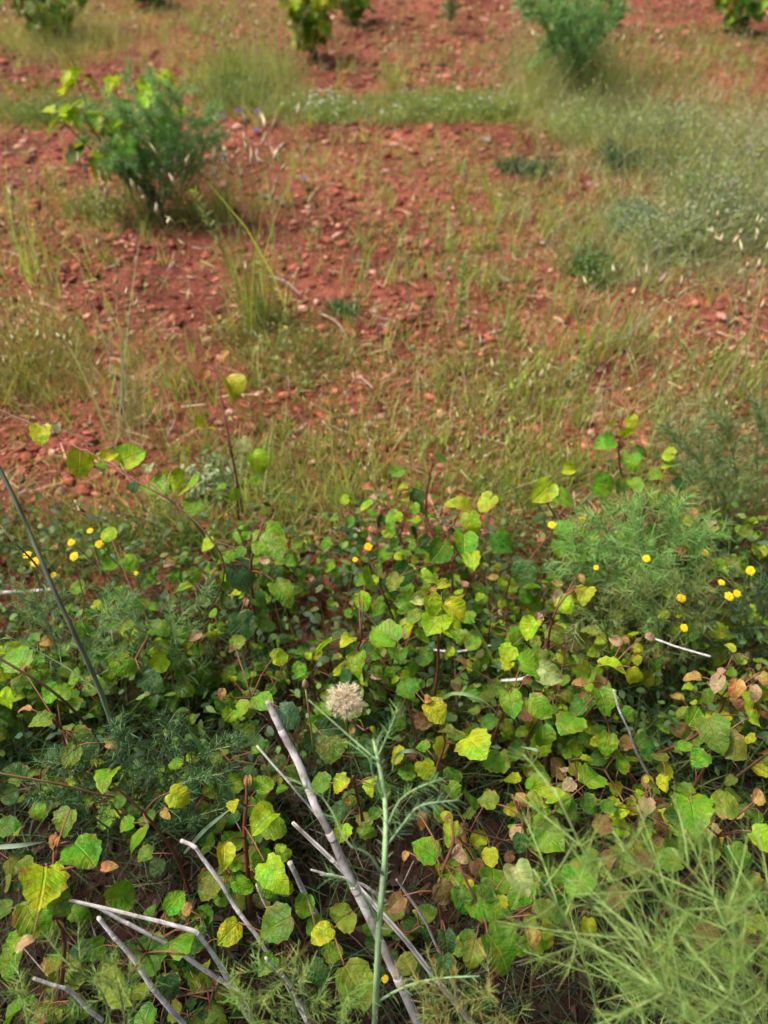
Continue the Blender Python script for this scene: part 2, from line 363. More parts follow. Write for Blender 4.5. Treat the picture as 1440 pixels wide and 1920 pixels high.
for j, (p, s, c) in enumerate(big):
    z = float(gz(p[0], p[1])); a = rng.uniform(0, 6.28)
    cc = {'w': (.60, .53, .50), 'p': (.46, .24, .16)}.get(c) if c != 'r' else mixc(SOILC, 1, .2)[0]*1.1
    inst('stone', clod_meshes[j % 8], ground, (p[0], p[1], z+s*.25), (math.cos(a), math.sin(a), 0), (-math.sin(a), math.cos(a), 0), (0, 0, 1), (s*rng.uniform(1, 1.4), s, s*rng.uniform(.55, .8)), cc)

# ------------------------------------------------------------------ grass cover
def blob_px(cx, cy, rx, ry, n):
    r = np.sqrt(rng.random(n)); a = rng.uniform(0, 6.283, n)
    P = np.stack([cx+rx*r*np.cos(a)+rng.normal(size=n)*rx*.15, cy+ry*r*np.sin(a)+rng.normal(size=n)*ry*.15], 1)
    Q = at_n(P); Q[:, 2] = gz(Q[:, 0], Q[:, 1]); return Q
def clump(P, per=5, spread=.02):
    P = np.repeat(P, per, 0); P = P+np.concatenate([rng.normal(size=(len(P), 2))*spread, np.zeros((len(P), 1))], 1)
    P[:, 2] = gz(P[:, 0], P[:, 1])-.004; return P
def updir(n, lean=.35):
    d = np.stack([rng.normal(size=n)*lean, rng.normal(size=n)*lean, np.ones(n)], 1); return norm(d)
def blades(mb, P, L, w, cols, lean=.35, droop=.35, segs=2, v=.18):
    n = len(P); d = updir(n, lean)
    Lr = L*np.clip(rng.lognormal(0, .35, n), .35, 2.0)
    bend = np.stack([rng.normal(size=n)*.3+d[:, 0]*.5, rng.normal(size=n)*.3+d[:, 1]*.5, -np.abs(rng.normal(size=n))*.5], 1)*droop
    mb.ribbons(P, d, Lr, w*rng.uniform(.7, 1.3, n), bend, mixc(cols, n, v), segs)
def heads(mb, P, L, cols, hl=.03, hw=.006, lean=.2, head_cols=(PALE, STRAW)):
    """thin stalks ending in a narrow seed head"""
    n = len(P); d = updir(n, lean); Lr = L*rng.uniform(.6, 1.25, n)
    bend = np.stack([rng.normal(size=n)*.14, rng.normal(size=n)*.14, -np.abs(rng.normal(size=n))*.08], 1)
    mb.ribbons(P, d, Lr, .0022, bend, mixc(cols, n), 2, tip=.6)
    tip = P+d*Lr[:, None]+bend*Lr[:, None]; td = norm(d+2*bend)
    hc = mixc(head_cols, n, .15)
    h = hl*rng.uniform(.7, 1.3, n)
    a = norm(np.cross(td, rng.normal(size=(n, 3)))); bb = np.cross(td, a)
    w = hw*rng.uniform(.7, 1.2, n)
    V = np.stack([tip-td*h[:, None]*.15, tip+td*h[:, None]*.35+a*w[:, None], tip+td*h[:, None]*.35-a*w[:, None]*.5+bb*w[:, None]*.87, tip+td*h[:, None]*.35-a*w[:, None]*.5-bb*w[:, None]*.87, tip+td*h[:, None]], 1)
    f = np.array([[0, 2, 1], [0, 3, 2], [0, 1, 3], [4, 1, 2], [4, 2, 3], [4, 3, 1]])
    mb.add(V.reshape(-1, 3), (np.arange(n)[:, None, None]*5+f[None]).reshape(-1, 3), np.repeat(hc, 5, 0))

og = MB()   # short olive grass and weeds spread thinly over the soil
Pw = scatter_world(6500, -5.5, 5.5, 1.7, 11.0); keep = fbm(Pw[:, 0]*.9+31, Pw[:, 1]*.9+4, 3)+rng.normal(size=len(Pw))*.10 > .01
Pw = np.hstack([Pw[keep], np.zeros((keep.sum(), 1))])
Pb = np.hstack([scatter_world(6500, -5.5, 5.5, 1.8, 11), np.zeros((6500, 1))]); Pb = Pb[fbm(Pb[:, 0]*1.6+3, Pb[:, 1]*1.6+44, 3)+rng.normal(size=len(Pb))*.05 > .03]; blades(og, clump(Pb, 3, .018), .06, .0048, [LGREEN, GREEN, OLIVE, PALE, (.24, .36, .1)], .5, .5)
blades(og, clump(Pw, 5, .03), .055, .004, [OLIVE, GREEN, BROWNG, PALE, GREYG], .45, .6)
for (cx, cy, rx, ry, n, L, cols) in [
    (60, 680, 130, 110, 420, .085, [OLIVE, BROWNG, OLIVE, PALE]), (230, 720, 130, 110, 230, .07, [OLIVE, BROWNG, PALE]), (400, 760, 150, 120, 200, .07, [OLIVE, GREEN, BROWNG]),
    (700, 680, 260, 90, 420, .065, [OLIVE, OLIVE, PALE, BROWNG]), (560, 640, 90, 50, 140, .06, [OLIVE, BROWNG]), (950, 740, 170, 100, 330, .075, [OLIVE, LGREEN, PALE, BROWNG]),
    (1180, 700, 180, 140, 360, .075, [OLIVE, GREYG, PALE]), (1330, 780, 120, 110, 260, .09, [OLIVE, GREEN, GREYG]), (700, 870, 200, 90, 190, .075, [OLIVE, PALE, GREEN, BROWNG]),
    (950, 880, 120, 60, 110, .07, [OLIVE, PALE, GREEN]), (560, 880, 160, 80, 130, .07, [OLIVE, PALE, GREEN]), (430, 880, 120, 60, 120, .07, [OLIVE, GREEN]),
    (330, 985, 120, 60, 110, .10, [OLIVE, GREEN, LGREEN]), (560, 960, 140, 60, 150, .11, [LGREEN, GREEN, OLIVE, PALE]), (960, 930, 120, 50, 120, .10, [OLIVE, GREEN, LGREEN]), (1150, 900, 120, 60, 140, .10, [GREEN, OLIVE]), (1350, 930, 110, 70, 260, .10, [GREEN, OLIVE, GREYG]), (120, 1010, 130, 60, 150, .09, [OLIVE, GREEN]),
    (860, 470, 240, 60, 170, .06, [OLIVE, GREYG]), (1000, 560, 180, 60, 190, .06, [OLIVE, PALE]), (90, 900, 110, 60, 70, .06, [OLIVE, PALE]),
    (1250, 450, 210, 90, 620, .10, [GREYG, PALE, OLIVE, GREYG]), (1360, 370, 130, 80, 420, .11, [GREYG, PALE, PALE]), (1250, 260, 220, 90, 600, .12, [PALE, OLIVE, GREYG, STRAW]),
    (680, 205, 260, 28, 420, .08, [GREEN, OLIVE, GREYG]), (900, 205, 140, 30, 240, .08, [GREEN, OLIVE]), (470, 170, 110, 60, 300, .14, [GREEN, OLIVE, PALE]),
    (1060, 190, 120, 60, 330, .14, [PALE, GREYG, OLIVE]), (330, 70, 160, 60, 200, .10, [OLIVE, PALE, GREEN]), (110, 70, 110, 50, 260, .14, [OLIVE, PALE]), (60, 200, 120, 40, 140, .10, [OLIVE, GREEN]),
    (760, 90, 200, 60, 170, .08, [OLIVE, PALE, BROWNG]), (1300, 110, 150, 60, 240, .10, [OLIVE, PALE, GREEN]), (400, 30, 200, 30, 120, .09, [OLIVE, PALE]), (160, 390, 140, 60, 110, .07, [OLIVE, PALE]),
    (60, 480, 90, 40, 60, .06, [OLIVE]), (880, 300, 120, 50, 70, .06, [OLIVE, PALE]), (620, 300, 120, 50, 80, .06, [OLIVE, PALE]), (1010, 380, 70, 60, 110, .07, [OLIVE, PALE])]:
    k_ = 1.5 if cy < 330 else (1.1 if cy < 520 else .36)
    blades(og, clump(blob_px(cx, cy, rx, ry, int(n*k_)), 9 if cy > 520 else 6, .024), L*(1.05 if cy > 520 else 1), .0042, cols, .36, .5)
Pt = np.vstack([blob_px(760, 720, 420, 200, 90), blob_px(1180, 700, 240, 180, 60), blob_px(520, 860, 260, 110, 60), blob_px(860, 880, 260, 90, 60), blob_px(250, 760, 220, 140, 40), blob_px(760, 400, 380, 160, 190), blob_px(150, 430, 200, 160, 80), blob_px(1150, 230, 260, 120, 160), blob_px(500, 100, 480, 110, 200), blob_px(980, 480, 220, 130, 100)])
Pt = Pt[rng.random(len(Pt)) < .6]
blades(og, clump(Pt, 7, .014), .125, .006, [LGREEN, OLIVE, (.36, .44, .12), PALE], .22, .35, 3)
tag(og.build('short_grass', M_PLANT), 'thin olive grass and low weeds scattered over the red soil', 'grass', kind='stuff')
hg = MB()   # taller stalks with seed heads
for (cx, cy, rx, ry, n, L) in [(60, 680, 120, 100, 260, .16), (240, 700, 120, 100, 120, .15), (720, 690, 280, 100, 260, .13), (960, 750, 170, 90, 220, .15), (1190, 690, 190, 140, 280, .15),
    (1340, 790, 110, 100, 160, .16), (680, 880, 260, 80, 260, .15), (950, 890, 150, 60, 130, .15), (1270, 440, 200, 80, 260, .17), (1360, 350, 120, 80, 240, .2), (1240, 250, 220, 90, 300, .22),
    (1060, 170, 110, 60, 260, .3), (470, 160, 110, 60, 200, .28), (110, 60, 120, 50, 150, .3), (400, 370, 110, 50, 70, .2), (480, 560, 60, 50, 60, .2), (330, 60, 180, 60, 110, .2),
    (860, 180, 160, 40, 140, .16), (1300, 100, 150, 60, 120, .2), (130, 420, 140, 60, 70, .16), (860, 440, 260, 90, 110, .14), (1000, 560, 180, 70, 90, .15)]:
    Pq = blob_px(cx, cy, rx, ry, int(n*(1.4 if cy < 520 else .42))); heads(hg, Pq, L*1.15, [PALE, OLIVE, LGREEN, LGREEN], .03, .0032, .22, (PALE, OLIVE, LGREEN))
Ps = np.hstack([scatter_world(900, -5.5, 5.5, 1.8, 11), np.zeros((900, 1))]); Ps[:, 2] = gz(Ps[:, 0], Ps[:, 1]); heads(hg, Ps, .15, [PALE, OLIVE, GREYG], .028, .003, .3, (PALE, OLIVE))
tag(hg.build('seeding_grass', M_DRY), 'thin pale seeding grass stalks rising above the red soil', 'grass', kind='stuff')

ds = MB()   # straw and dead stalks lying on the soil
P = np.vstack([scatter_world(2600, -5.5, 5.5, 1.5, 11), at_n(np.stack([rng.uniform(-100, 1540, 3200), rng.uniform(-20, 1000, 3200)], 1))[:, :2]])
P = np.hstack([P, np.zeros((len(P), 1))]); P[:, 2] = gz(P[:, 0], P[:, 1])+rng.uniform(.006, .03, len(P))
ds.ribbons(P, np.stack([rng.normal(size=len(P)), rng.normal(size=len(P)), rng.normal(size=len(P))*.2], 1), rng.uniform(.02, .11, len(P)), rng.uniform(.002, .005, len(P)), rng.normal(size=(len(P), 3))*.1, mixc([STRAW, PALE, (.3, .2, .13), (.5, .42, .35), BROWNG], len(P), .2), 2, tip=.5)
tag(ds.build('dry_straw', M_DRY), 'scraps of dry straw strewn over the red soil', 'straw', kind='stuff')

# ------------------------------------------------------------------ leaf meshes
def leaf_mesh(name, seed, rows=11, width=.5, teeth=.03, fold=.22, curl=.25, cord=.12, wide=.14, lobes=0):
    r = np.random.default_rng(seed); us = np.array([-1, -.55, 0, .55, 1]); V = []; UV = []
    asym = 1+r.normal()*.05; ph = r.uniform(0, 6.28)
    for i in range(rows):
        th = math.pi*(.10+.90*i/(rows-1)); t = (1-math.cos(th))/2
        w = width*math.sin(th)**.9*(1+wide*math.cos(th))
        if lobes: w *= 1+.34*math.cos(t*math.pi*4.4+.6)
        elif 0 < i < rows-1: w *= 1+(teeth if i % 2 else -teeth)*(1+r.normal()*.3)
        if i == rows-1: t = 1.07
        if i == rows-2: t = .985
        for u in us:
            x = u*w*(asym if u > 0 else 1)
            y = t-(cord*abs(u)**1.5*(1-t)**2) + (.012*r.normal() if abs(u) == 1 and 0 < i < rows-1 else 0)
            z = fold*abs(x)**1.3-curl*(t-.4)**2 + .05*math.sin(7*t+ph+(2 if u > 0 else 0))*abs(u)**1.5
            V.append((x, y, z)); UV.append((x, t))
    F = []
    for i in range(rows-1):
        for j in range(4):
            a = i*5+j
            if i == rows-2: F.append((a, a+1, (rows-1)*5+2))
            else: F.append((a, a+1, a+6, a+5))
    me = bpy.data.meshes.new(name); me.from_pydata(V, [], F)
    uvl = me.uv_layers.new(name='UVMap')
    for lp in me.loops: uvl.data[lp.index].uv = UV[lp.vertex_index]
    me.polygons.foreach_set('use_smooth', np.ones(len(F), bool)); me.materials.append(M_LEAF); me.update(); return me
ROUND = [leaf_mesh('leaf', 40+k, 11, .48+.04*math.sin(k*2.1), .05+.02*(k % 3), .12+.15*(k % 4), .15+.22*(k % 3), .08+.07*(k % 2), .14+.07*(k % 3)) for k in range(8)]
FOLDED = [leaf_mesh('leaf', 60+k, 11, .46, .03, .8+.25*k, .5, .1) for k in range(3)]
YOUNG = [leaf_mesh('leaf', 70+k, 9, .38, .04, .55, .6, .05) for k in range(3)]
GRAPE = [leaf_mesh('leaf', 80+k, 11, .56, .1, .25+.1*k, .35, .3, .1, lobes=1) for k in range(4)]
def leaf_frame(n, tip):
    n = norm(np.asarray(n, float)); t = np.asarray(tip, float); t = norm(t-n*np.dot(t, n)); return np.cross(t, n), t, n
def add_leaf(root, ploc, center, size, color, normal, tip, meshes=ROUND, k=None):
    X_, Y_, Z_ = leaf_frame(normal, tip); me = meshes[(rng.integers(len(meshes)) if k is None else k)]
    base = np.asarray(center)-Y_*size*.5
    s = size*rng.uniform(.92, 1.1)
    inst('leaf', me, root, base, X_, Y_, Z_, (s*rng.uniform(.9, 1.12), s, s), np.clip(np.asarray(color)*(1+rng.normal()*.10)*(1+rng.normal(size=3)*.06), .01, .8), ploc)
    return base
STEMRED = (.16, .06, .035); STEMBR = (.14, .085, .05)
TO_CAM = lambda p: norm(CAM-np.asarray(p))

def sapling(label, leaves, stem=None, group=None, fill=5, name='leafy_sapling', stem_r=.0028, stem_c=STEMRED, zoff=0):
    """leaves: (px, py, size_px, z, colour key[, mesh kind]) -- each leaf placed at its height z above the ground"""
    pts = [];
    for lf in leaves:
        p = at(lf[0], lf[1], lf[3]+zoff); pts.append(p)
    A = np.array(pts)
    if stem is not None: S = curve([at(*q) for q in stem], 14)
    else:
        top = A[np.argmax(A[:, 2])]; c = A.mean(0)
        bx, by = c[0]+rng.normal()*.03, c[1]+.03+rng.normal()*.04
        S = curve([(bx, by, float(gz(bx, by))-.01), (c[0]*.7+bx*.3+rng.normal()*.015, c[1]*.7+by*.3, c[2]*.5), (c[0], c[1], c[2]-.06), top-np.array([0, 0, .02])], 12)
    base = S[0].copy(); root = thing(name, base, label, 'shrub' if name != 'leafy_sapling' else 'sapling', group)
    mb = MB(); mb.tube(S, np.linspace(stem_r*1.5, stem_r*.55, len(S)), stem_c, 5)
    for lf, p in zip(leaves, pts):
        size = lf[2]*m_per_px(p)*(.82 if lf[4] in ('orange', 'pink', 'brown') else .98)
        kind = lf[5] if len(lf) > 5 else ('y' if lf[4] in ('orange', 'pink') else 'r')
        meshes = {'r': ROUND, 'f': FOLDED, 'y': YOUNG}[kind]
        nrm = norm(np.array([0, 0, 1.])*.75+TO_CAM(p)*.6+rng.normal(size=3)*.5)
        out = p-S[np.argmin(np.linalg.norm(S-p, axis=1))]; out[2] = min(out[2], 0)-.03
        tip = norm(out+rng.normal(size=3)*.03+np.array([rng.normal()*.02, -.03, -.02]))
        lb = add_leaf(root, base, p, size, LC[lf[4]], nrm, tip, meshes)
        below = S[S[:, 2] < p[2]+.01]; j = below if len(below) else S[:1]
        q = j[np.argmin(np.linalg.norm(j-lb-np.array([0, 0, -.03]), axis=1))]
        mb.tube(curve([q, (q+lb)/2+np.array([0, 0, .012]), lb], 5), np.linspace(.0016, .0009, 5), np.array(stem_c)*1.25, 4)
    for k in range(fill):        # lower leaves along the stem
        t = rng.uniform(.2, .8); q = S[int(t*(len(S)-1))]; a = rng.uniform(0, 6.28)
        d = np.array([math.cos(a), math.sin(a), rng.uniform(-.1, .4)]); p = q+d*rng.uniform(.035, .07)
        size = rng.uniform(.02, .04)
        lb = add_leaf(root, base, p, size, LC[['dark', 'mid', 'green', 'olive'][rng.integers(4)]], (d[0]*.4, d[1]*.4, 1), d+np.array([0, 0, -.3]))
        mb.tube(np.array([q, (q+lb)/2+[0, 0, .004], lb]), .0011, stem_c, 4)
    st = mb.build('stem', M_STEM, parent=root, origin=base, smooth=True)
    return root

# ------------------------------------------------------------------ the thicket in front: saplings that can be told apart
sapling('small sapling with large lime toothed leaves at the bottom left corner of the thicket',
    [(82, 1652, 88, .56, 'lime'), (65, 1725, 68, .50, 'green'), (157, 1597, 64, .55, 'green'), (122, 1543, 52, .52, 'olive'), (100, 1580, 36, .56, 'orange'), (205, 1625, 38, .54, 'orange'), (45, 1770, 42, .54, 'pink'), (20, 1800, 58, .48, 'mid')],
    [(115, 1850, .1), (120, 1760, .35), (95, 1690, .5), (100, 1620, .54), (105, 1560, .56)])
sapling('sapling with dull green leaves behind the crossed grey canes',
    [(225, 1682, 58, .46, 'green'), (327, 1692, 42, .44, 'green'), (280, 1795, 66, .40, 'mid'), (352, 1765, 52, .42, 'green'), (225, 1840, 80, .50, 'olive'), (170, 1780, 50, .42, 'mid')])
sapling('slender sapling with dark leaves and a yellowing leaf above the dark litter',
    [(260, 1572, 54, .44, 'green'), (200, 1455, 52, .48, 'green'), (337, 1495, 46, .46, 'yellow'), (310, 1525, 26, .42, 'orange'), (225, 1500, 34, .4, 'mid')])
sapling('red stemmed sapling with a folded lime leaf between the two thick canes',
    [(495, 1540, 54, .47, 'lime', 'f'), (512, 1640, 64, .46, 'lime'), (420, 1605, 46, .42, 'yellow', 'f'), (465, 1465, 28, .46, 'orange'), (437, 1510, 24, .46, 'yellow'), (400, 1660, 40, .38, 'olive')],
    [(470, 1720, .1), (465, 1640, .27), (458, 1560, .38), (462, 1500, .44), (462, 1460, .47)], stem_r=.0036)
sapling('red twigged sapling with yellow olive leaves to the upper right of the tallest cane',
    [(635, 1472, 42, .45, 'yellow'), (695, 1475, 38, .46, 'yellow'), (650, 1505, 26, .42, 'orange'), (690, 1560, 34, .38, 'olive'), (640, 1560, 34, .4, 'yellow')],
    [(700, 1600, .12), (680, 1540, .3), (665, 1470, .44), (662, 1455, .47)])
sapling('low sapling with yellow and dull green leaves under the foot of the tallest cane',
    [(515, 1735, 72, .42, 'mid'), (430, 1748, 48, .42, 'yellow'), (645, 1720, 58, .44, 'olive'), (605, 1750, 42, .43, 'yellow'), (665, 1845, 74, .44, 'olive'), (570, 1700, 44, .4, 'green'), (500, 1810, 44, .38, 'mid')])
sapling('cluster of yellow lime leaves on the bright sapling in the middle of the thicket',
    [(817, 1170, 60, .50, 'lime'), (810, 1135, 42, .52, 'lime'), (850, 1145, 46, .50, 'yellow', 'f'), (847, 1180, 36, .5, 'lime', 'f'), (830, 1095, 30, .54, 'yellow', 'y'), (785, 1122, 26, .52, 'pale', 'f'), (800, 1105, 24, .54, 'lime', 'y'), (865, 1125, 26, .5, 'yellow', 'y')])
sapling('sapling with a large round bright green leaf above the pale seed head',
    [(722, 1192, 62, .46, 'green'), (670, 1245, 52, .42, 'green'), (650, 1200, 36, .45, 'yellow'), (605, 1215, 42, .43, 'lime'), (680, 1127, 36, .44, 'lime'), (692, 1080, 46, .44, 'green')])
sapling('sapling with tall dark leaves in the back left of the thicket',
    [(510, 1015, 62, .46, 'green'), (452, 1080, 54, .36, 'blue'), (530, 1110, 52, .38, 'green'), (425, 1042, 30, .40, 'green'), (455, 1175, 56, .3, 'dark'), (387, 1022, 30, .42, 'lime')],
    [(480, 1210, .05), (475, 1130, .25), (470, 1060, .38), (490, 990, .5), (500, 970, .52)])
sapling('sapling with bluish green leaves beside the tip of the tallest cane',
    [(540, 1345, 52, .40, 'blue'), (492, 1315, 42, .40, 'green'), (432, 1317, 36, .40, 'green'), (415, 1300, 24, .42, 'orange'), (525, 1232, 36, .42, 'lime'), (447, 1200, 34, .40, 'olive')])
sapling('sapling with shadowed dark leaves under the pale seed head',
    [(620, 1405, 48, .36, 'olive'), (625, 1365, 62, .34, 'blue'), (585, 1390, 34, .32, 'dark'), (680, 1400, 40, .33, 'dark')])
sapling('sapling with olive and orange leaves beside the long grey green stalk',
    [(132, 1417, 44, .44, 'olive'), (75, 1352, 42, .43, 'olive'), (47, 1330, 28, .44, 'orange'), (30, 1235, 52, .40, 'green'), (95, 1300, 36, .4, 'green'), (210, 1395, 30, .4, 'orange')])
sapling('sapling with mid green leaves to the right of the long grey green stalk',
    [(235, 1250, 46, .38, 'green'), (285, 1280, 52, .34, 'dark'), (345, 1102, 36, .36, 'green'), (265, 1130, 30, .36, 'mid'), (205, 1002, 30, .38, 'lime'), (300, 1180, 40, .34, 'mid')])
sapling('sapling with bright upright leaves standing behind the small red soil gap',
    [(885, 980, 42, .38, 'lime'), (870, 1020, 52, .36, 'green'), (822, 1035, 48, .34, 'mid'), (942, 1015, 44, .34, 'mid'), (885, 1050, 34, .36, 'lime'), (860, 945, 46, .38, 'yellow'), (912, 942, 42, .40, 'lime'), (755, 1075, 48, .3, 'dark'), (740, 1092, 32, .34, 'olive')])
sapling('sapling with paired lime leaves behind the yellow flowers on the right',
    [(1020, 920, 48, .38, 'lime'), (1060, 937, 42, .37, 'green'), (1060, 995, 42, .33, 'green'), (980, 1075, 48, .30, 'dark'), (1132, 907, 44, .36, 'green'), (1067, 880, 24, .38, 'yellow', 'f')])
sapling('tall thin sapling with small yellow tip leaves at the far right edge of the thicket',
    [(1135, 830, 40, .40, 'green'), (1185, 792, 26, .44, 'yellow'), (1177, 812, 26, .43, 'yellow'), (1165, 775, 18, .45, 'pale', 'f'), (1147, 795, 14, .44, 'yellow'), (1185, 865, 38, .36, 'green'), (1192, 910, 34, .33, 'green')],
    [(1175, 985, .02), (1170, 920, .2), (1160, 850, .35), (1168, 770, .46)])
sapling('small sapling with two lime leaves near the feathery clump on the right',
    [(1252, 852, 28, .38, 'lime'), (1255, 872, 28, .36, 'lime'), (1230, 890, 26, .33, 'green')])
sapling('sapling with yellow lime and pale pink leaves on the right of the thicket',
    [(1097, 1115, 44, .40, 'yellow'), (1060, 1132, 34, .38, 'lime'), (1090, 1085, 24, .40, 'orange'), (1007, 1160, 30, .40, 'pink'), (995, 1180, 44, .40, 'lime', 'f'), (952, 1225, 34, .38, 'lime')],
    [(1030, 1290, .08), (1025, 1230, .22), (1040, 1150, .38), (1080, 1095, .42)])
sapling('sapling with paired green leaves low on the right of the bright middle sapling',
    [(997, 1250, 48, .38, 'green'), (1030, 1262, 48, .38, 'pale', 'f'), (865, 1240, 28, .38, 'orange'), (960, 1322, 52, .40, 'green'), (1010, 1325, 50, .40, 'green'), (930, 1290, 32, .36, 'mid')])
sapling('sapling with a lime leaf and orange buds in the middle of the right side',
    [(1145, 1247, 48, .42, 'lime'), (1187, 1267, 38, .42, 'yellow', 'f'), (1087, 1280, 28, .42, 'orange'), (1132, 1315, 48, .42, 'green'), (1070, 1355, 52, .42, 'green'), (1155, 1200, 30, .42, 'pink'), (1220, 1195, 28, .42, 'pink')])
sapling('sapling with lime and orange leaves on the right of the green stalk top',
    [(890, 1395, 58, .44, 'lime'), (817, 1335, 44, .44, 'yellow'), (800, 1310, 28, .45, 'orange'), (840, 1370, 34, .42, 'olive'), (930, 1430, 40, .4, 'green'), (760, 1290, 46, .38, 'mid')])
sapling('sapling with broad olive leaves against the right edge of the picture',
    [(1340, 1375, 64, .48, 'olive'), (1375, 1402, 58, .46, 'olive'), (1300, 1345, 40, .44, 'green'), (1420, 1350, 44, .44, 'lime')])
sapling('sapling topped with pinkish orange young leaves at the right edge',
    [(1345, 1280, 42, .46, 'pink'), (1380, 1290, 44, .46, 'orange'), (1415, 1300, 40, .46, 'pink'), (1300, 1270, 34, .45, 'orange'), (1385, 1320, 36, .44, 'brown'), (1435, 1275, 38, .46, 'orange')], fill=3)
sapling('sapling with orange and olive leaves above the feathery sprays',
    [(912, 1500, 42, .48, 'olive'), (980, 1500, 38, .50, 'orange'), (1010, 1507, 44, .49, 'olive'), (1042, 1492, 38, .49, 'lime'), (1112, 1460, 52, .48, 'green'), (970, 1567, 42, .48, 'pink'), (1020, 1565, 72, .44, 'green')],
    [(985, 1720, .12), (990, 1640, .32), (985, 1560, .46), (960, 1490, .52)])
sapling('sapling with a large glossy green leaf near the right edge',
    [(1300, 1522, 82, .52, 'green'), (1365, 1510, 54, .52, 'olive'), (1385, 1610, 54, .46, 'mid'), (1430, 1575, 44, .5, 'lime'), (1330, 1590, 44, .44, 'mid'), (1420, 1490, 40, .5, 'orange')])
sapling('sapling with pinkish young leaves and green leaves right of the green stalk',
    [(800, 1595, 48, .50, 'green'), (847, 1557, 34, .52, 'lime', 'f'), (862, 1602, 42, .51, 'pink'), (790, 1540, 42, .50, 'orange'), (842, 1645, 48, .48, 'green'), (832, 1675, 58, .48, 'brown'), (740, 1695, 48, .46, 'brown'), (760, 1605, 22, .5, 'orange')],
    [(830, 1820, .1), (830, 1740, .32), (822, 1660, .46), (850, 1580, .53), (845, 1540, .55)])
sapling('sapling with broad green leaves between the green stalk and the feathery sprays',
    [(907, 1697, 64, .50, 'green'), (925, 1650, 64, .48, 'green'), (975, 1645, 54, .52, 'pale', 'f'), (1027, 1705, 48, .5, 'olive'), (935, 1785, 78, .52, 'green'), (1085, 1650, 62, .46, 'green'), (1000, 1760, 44, .5, 'orange')],
    [(930, 1870, .1), (925, 1800, .32), (905, 1720, .47), (860, 1620, .55)])
sapling('long arching red shoot with lime leaves reaching over bare soil on the left',
    [(77, 815, 40, .55, 'yellow'), (107, 802, 24, .56, 'pale', 'y'), (148, 870, 58, .50, 'lime'), (182, 864, 46, .50, 'lime'), (205, 855, 30, .49, 'yellow', 'f'), (245, 857, 48, .47, 'lime'), (280, 876, 26, .46, 'pale', 'f'), (293, 912, 56, .43, 'green'), (326, 902, 42, .44, 'lime'), (350, 912, 48, .42, 'lime'), (360, 950, 34, .4, 'green')],
    [(420, 1080, .02), (380, 1000, .26), (330, 945, .40), (260, 905, .46), (150, 842, .52), (60, 795, .56), (-40, 752, .6)], fill=2, stem_c=(.3, .14, .09), stem_r=.0022)
sapling('upright red shoot with an orange and a yellow leaf at its tip over bare soil',
    [(422, 667, 28, .46, 'orange'), (382, 700, 28, .45, 'orange'), (432, 725, 44, .44, 'yellow', 'f')],
    [(455, 960, .03), (440, 880, .2), (425, 800, .33), (410, 720, .43), (405, 680, .47)], fill=0, stem_c=(.2, .08, .05))
sapling('thin shoot with folded lime leaves standing at the back left of the thicket',
    [(385, 802, 46, .42, 'lime', 'f'), (457, 837, 34, .42, 'pale', 'f'), (484, 868, 46, .40, 'lime', 'f'), (440, 925, 30, .35, 'green')],
    [(450, 1010, .02), (445, 940, .2), (440, 880, .34), (425, 820, .43)], fill=2)
sapling('lone dark green leaves on a thin shoot behind the red soil gap',
    [(827, 857, 32, .34, 'mid'), (785, 937, 38, .30, 'dark'), (745, 885, 26, .3, 'green')], [(800, 985, .0), (800, 930, .18), (815, 850, .36)], fill=1)

# saplings that nothing tells apart, filling each part of the thicket
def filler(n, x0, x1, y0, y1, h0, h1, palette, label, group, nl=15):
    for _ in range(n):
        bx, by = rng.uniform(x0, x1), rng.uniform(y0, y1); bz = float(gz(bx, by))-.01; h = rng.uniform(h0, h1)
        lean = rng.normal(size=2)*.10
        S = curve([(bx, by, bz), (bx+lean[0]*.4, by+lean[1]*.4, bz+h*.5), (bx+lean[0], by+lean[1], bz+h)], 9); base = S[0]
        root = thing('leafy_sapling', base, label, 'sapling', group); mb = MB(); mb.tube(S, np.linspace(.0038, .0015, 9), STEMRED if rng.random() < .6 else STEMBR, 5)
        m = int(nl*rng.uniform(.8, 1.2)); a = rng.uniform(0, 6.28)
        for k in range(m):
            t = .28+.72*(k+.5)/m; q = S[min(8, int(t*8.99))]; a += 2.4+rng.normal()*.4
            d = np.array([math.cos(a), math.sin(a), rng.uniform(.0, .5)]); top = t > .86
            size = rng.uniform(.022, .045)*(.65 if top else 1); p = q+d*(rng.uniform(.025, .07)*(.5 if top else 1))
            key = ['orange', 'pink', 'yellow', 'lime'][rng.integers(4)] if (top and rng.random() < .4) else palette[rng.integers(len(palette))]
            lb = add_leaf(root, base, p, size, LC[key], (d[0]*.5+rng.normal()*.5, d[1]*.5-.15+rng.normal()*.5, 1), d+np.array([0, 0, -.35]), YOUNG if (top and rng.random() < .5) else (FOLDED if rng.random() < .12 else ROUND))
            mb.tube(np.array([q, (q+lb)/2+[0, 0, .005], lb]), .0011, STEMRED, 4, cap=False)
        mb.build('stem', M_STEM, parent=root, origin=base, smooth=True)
filler(18, -.95, -.35, .82, 1.08, .16, .32, ['green', 'mid', 'mid', 'green', 'lime'], 'small green sapling crowded in the left rear of the thicket', 'saplings in the left rear of the thicket')
filler(34, -.42, .3, .85, 1.34, .16, .34, ['green', 'mid', 'green', 'green', 'lime', 'dark'], 'small green sapling crowded in the middle rear of the thicket', 'saplings in the middle rear of the thicket')
filler(28, .3, 1.2, .82, 1.40, .18, .34, ['green', 'green', 'lime', 'mid', 'olive', 'yellow', 'orange'], 'small mixed green sapling crowded in the right rear of the thicket', 'saplings in the right rear of the thicket')
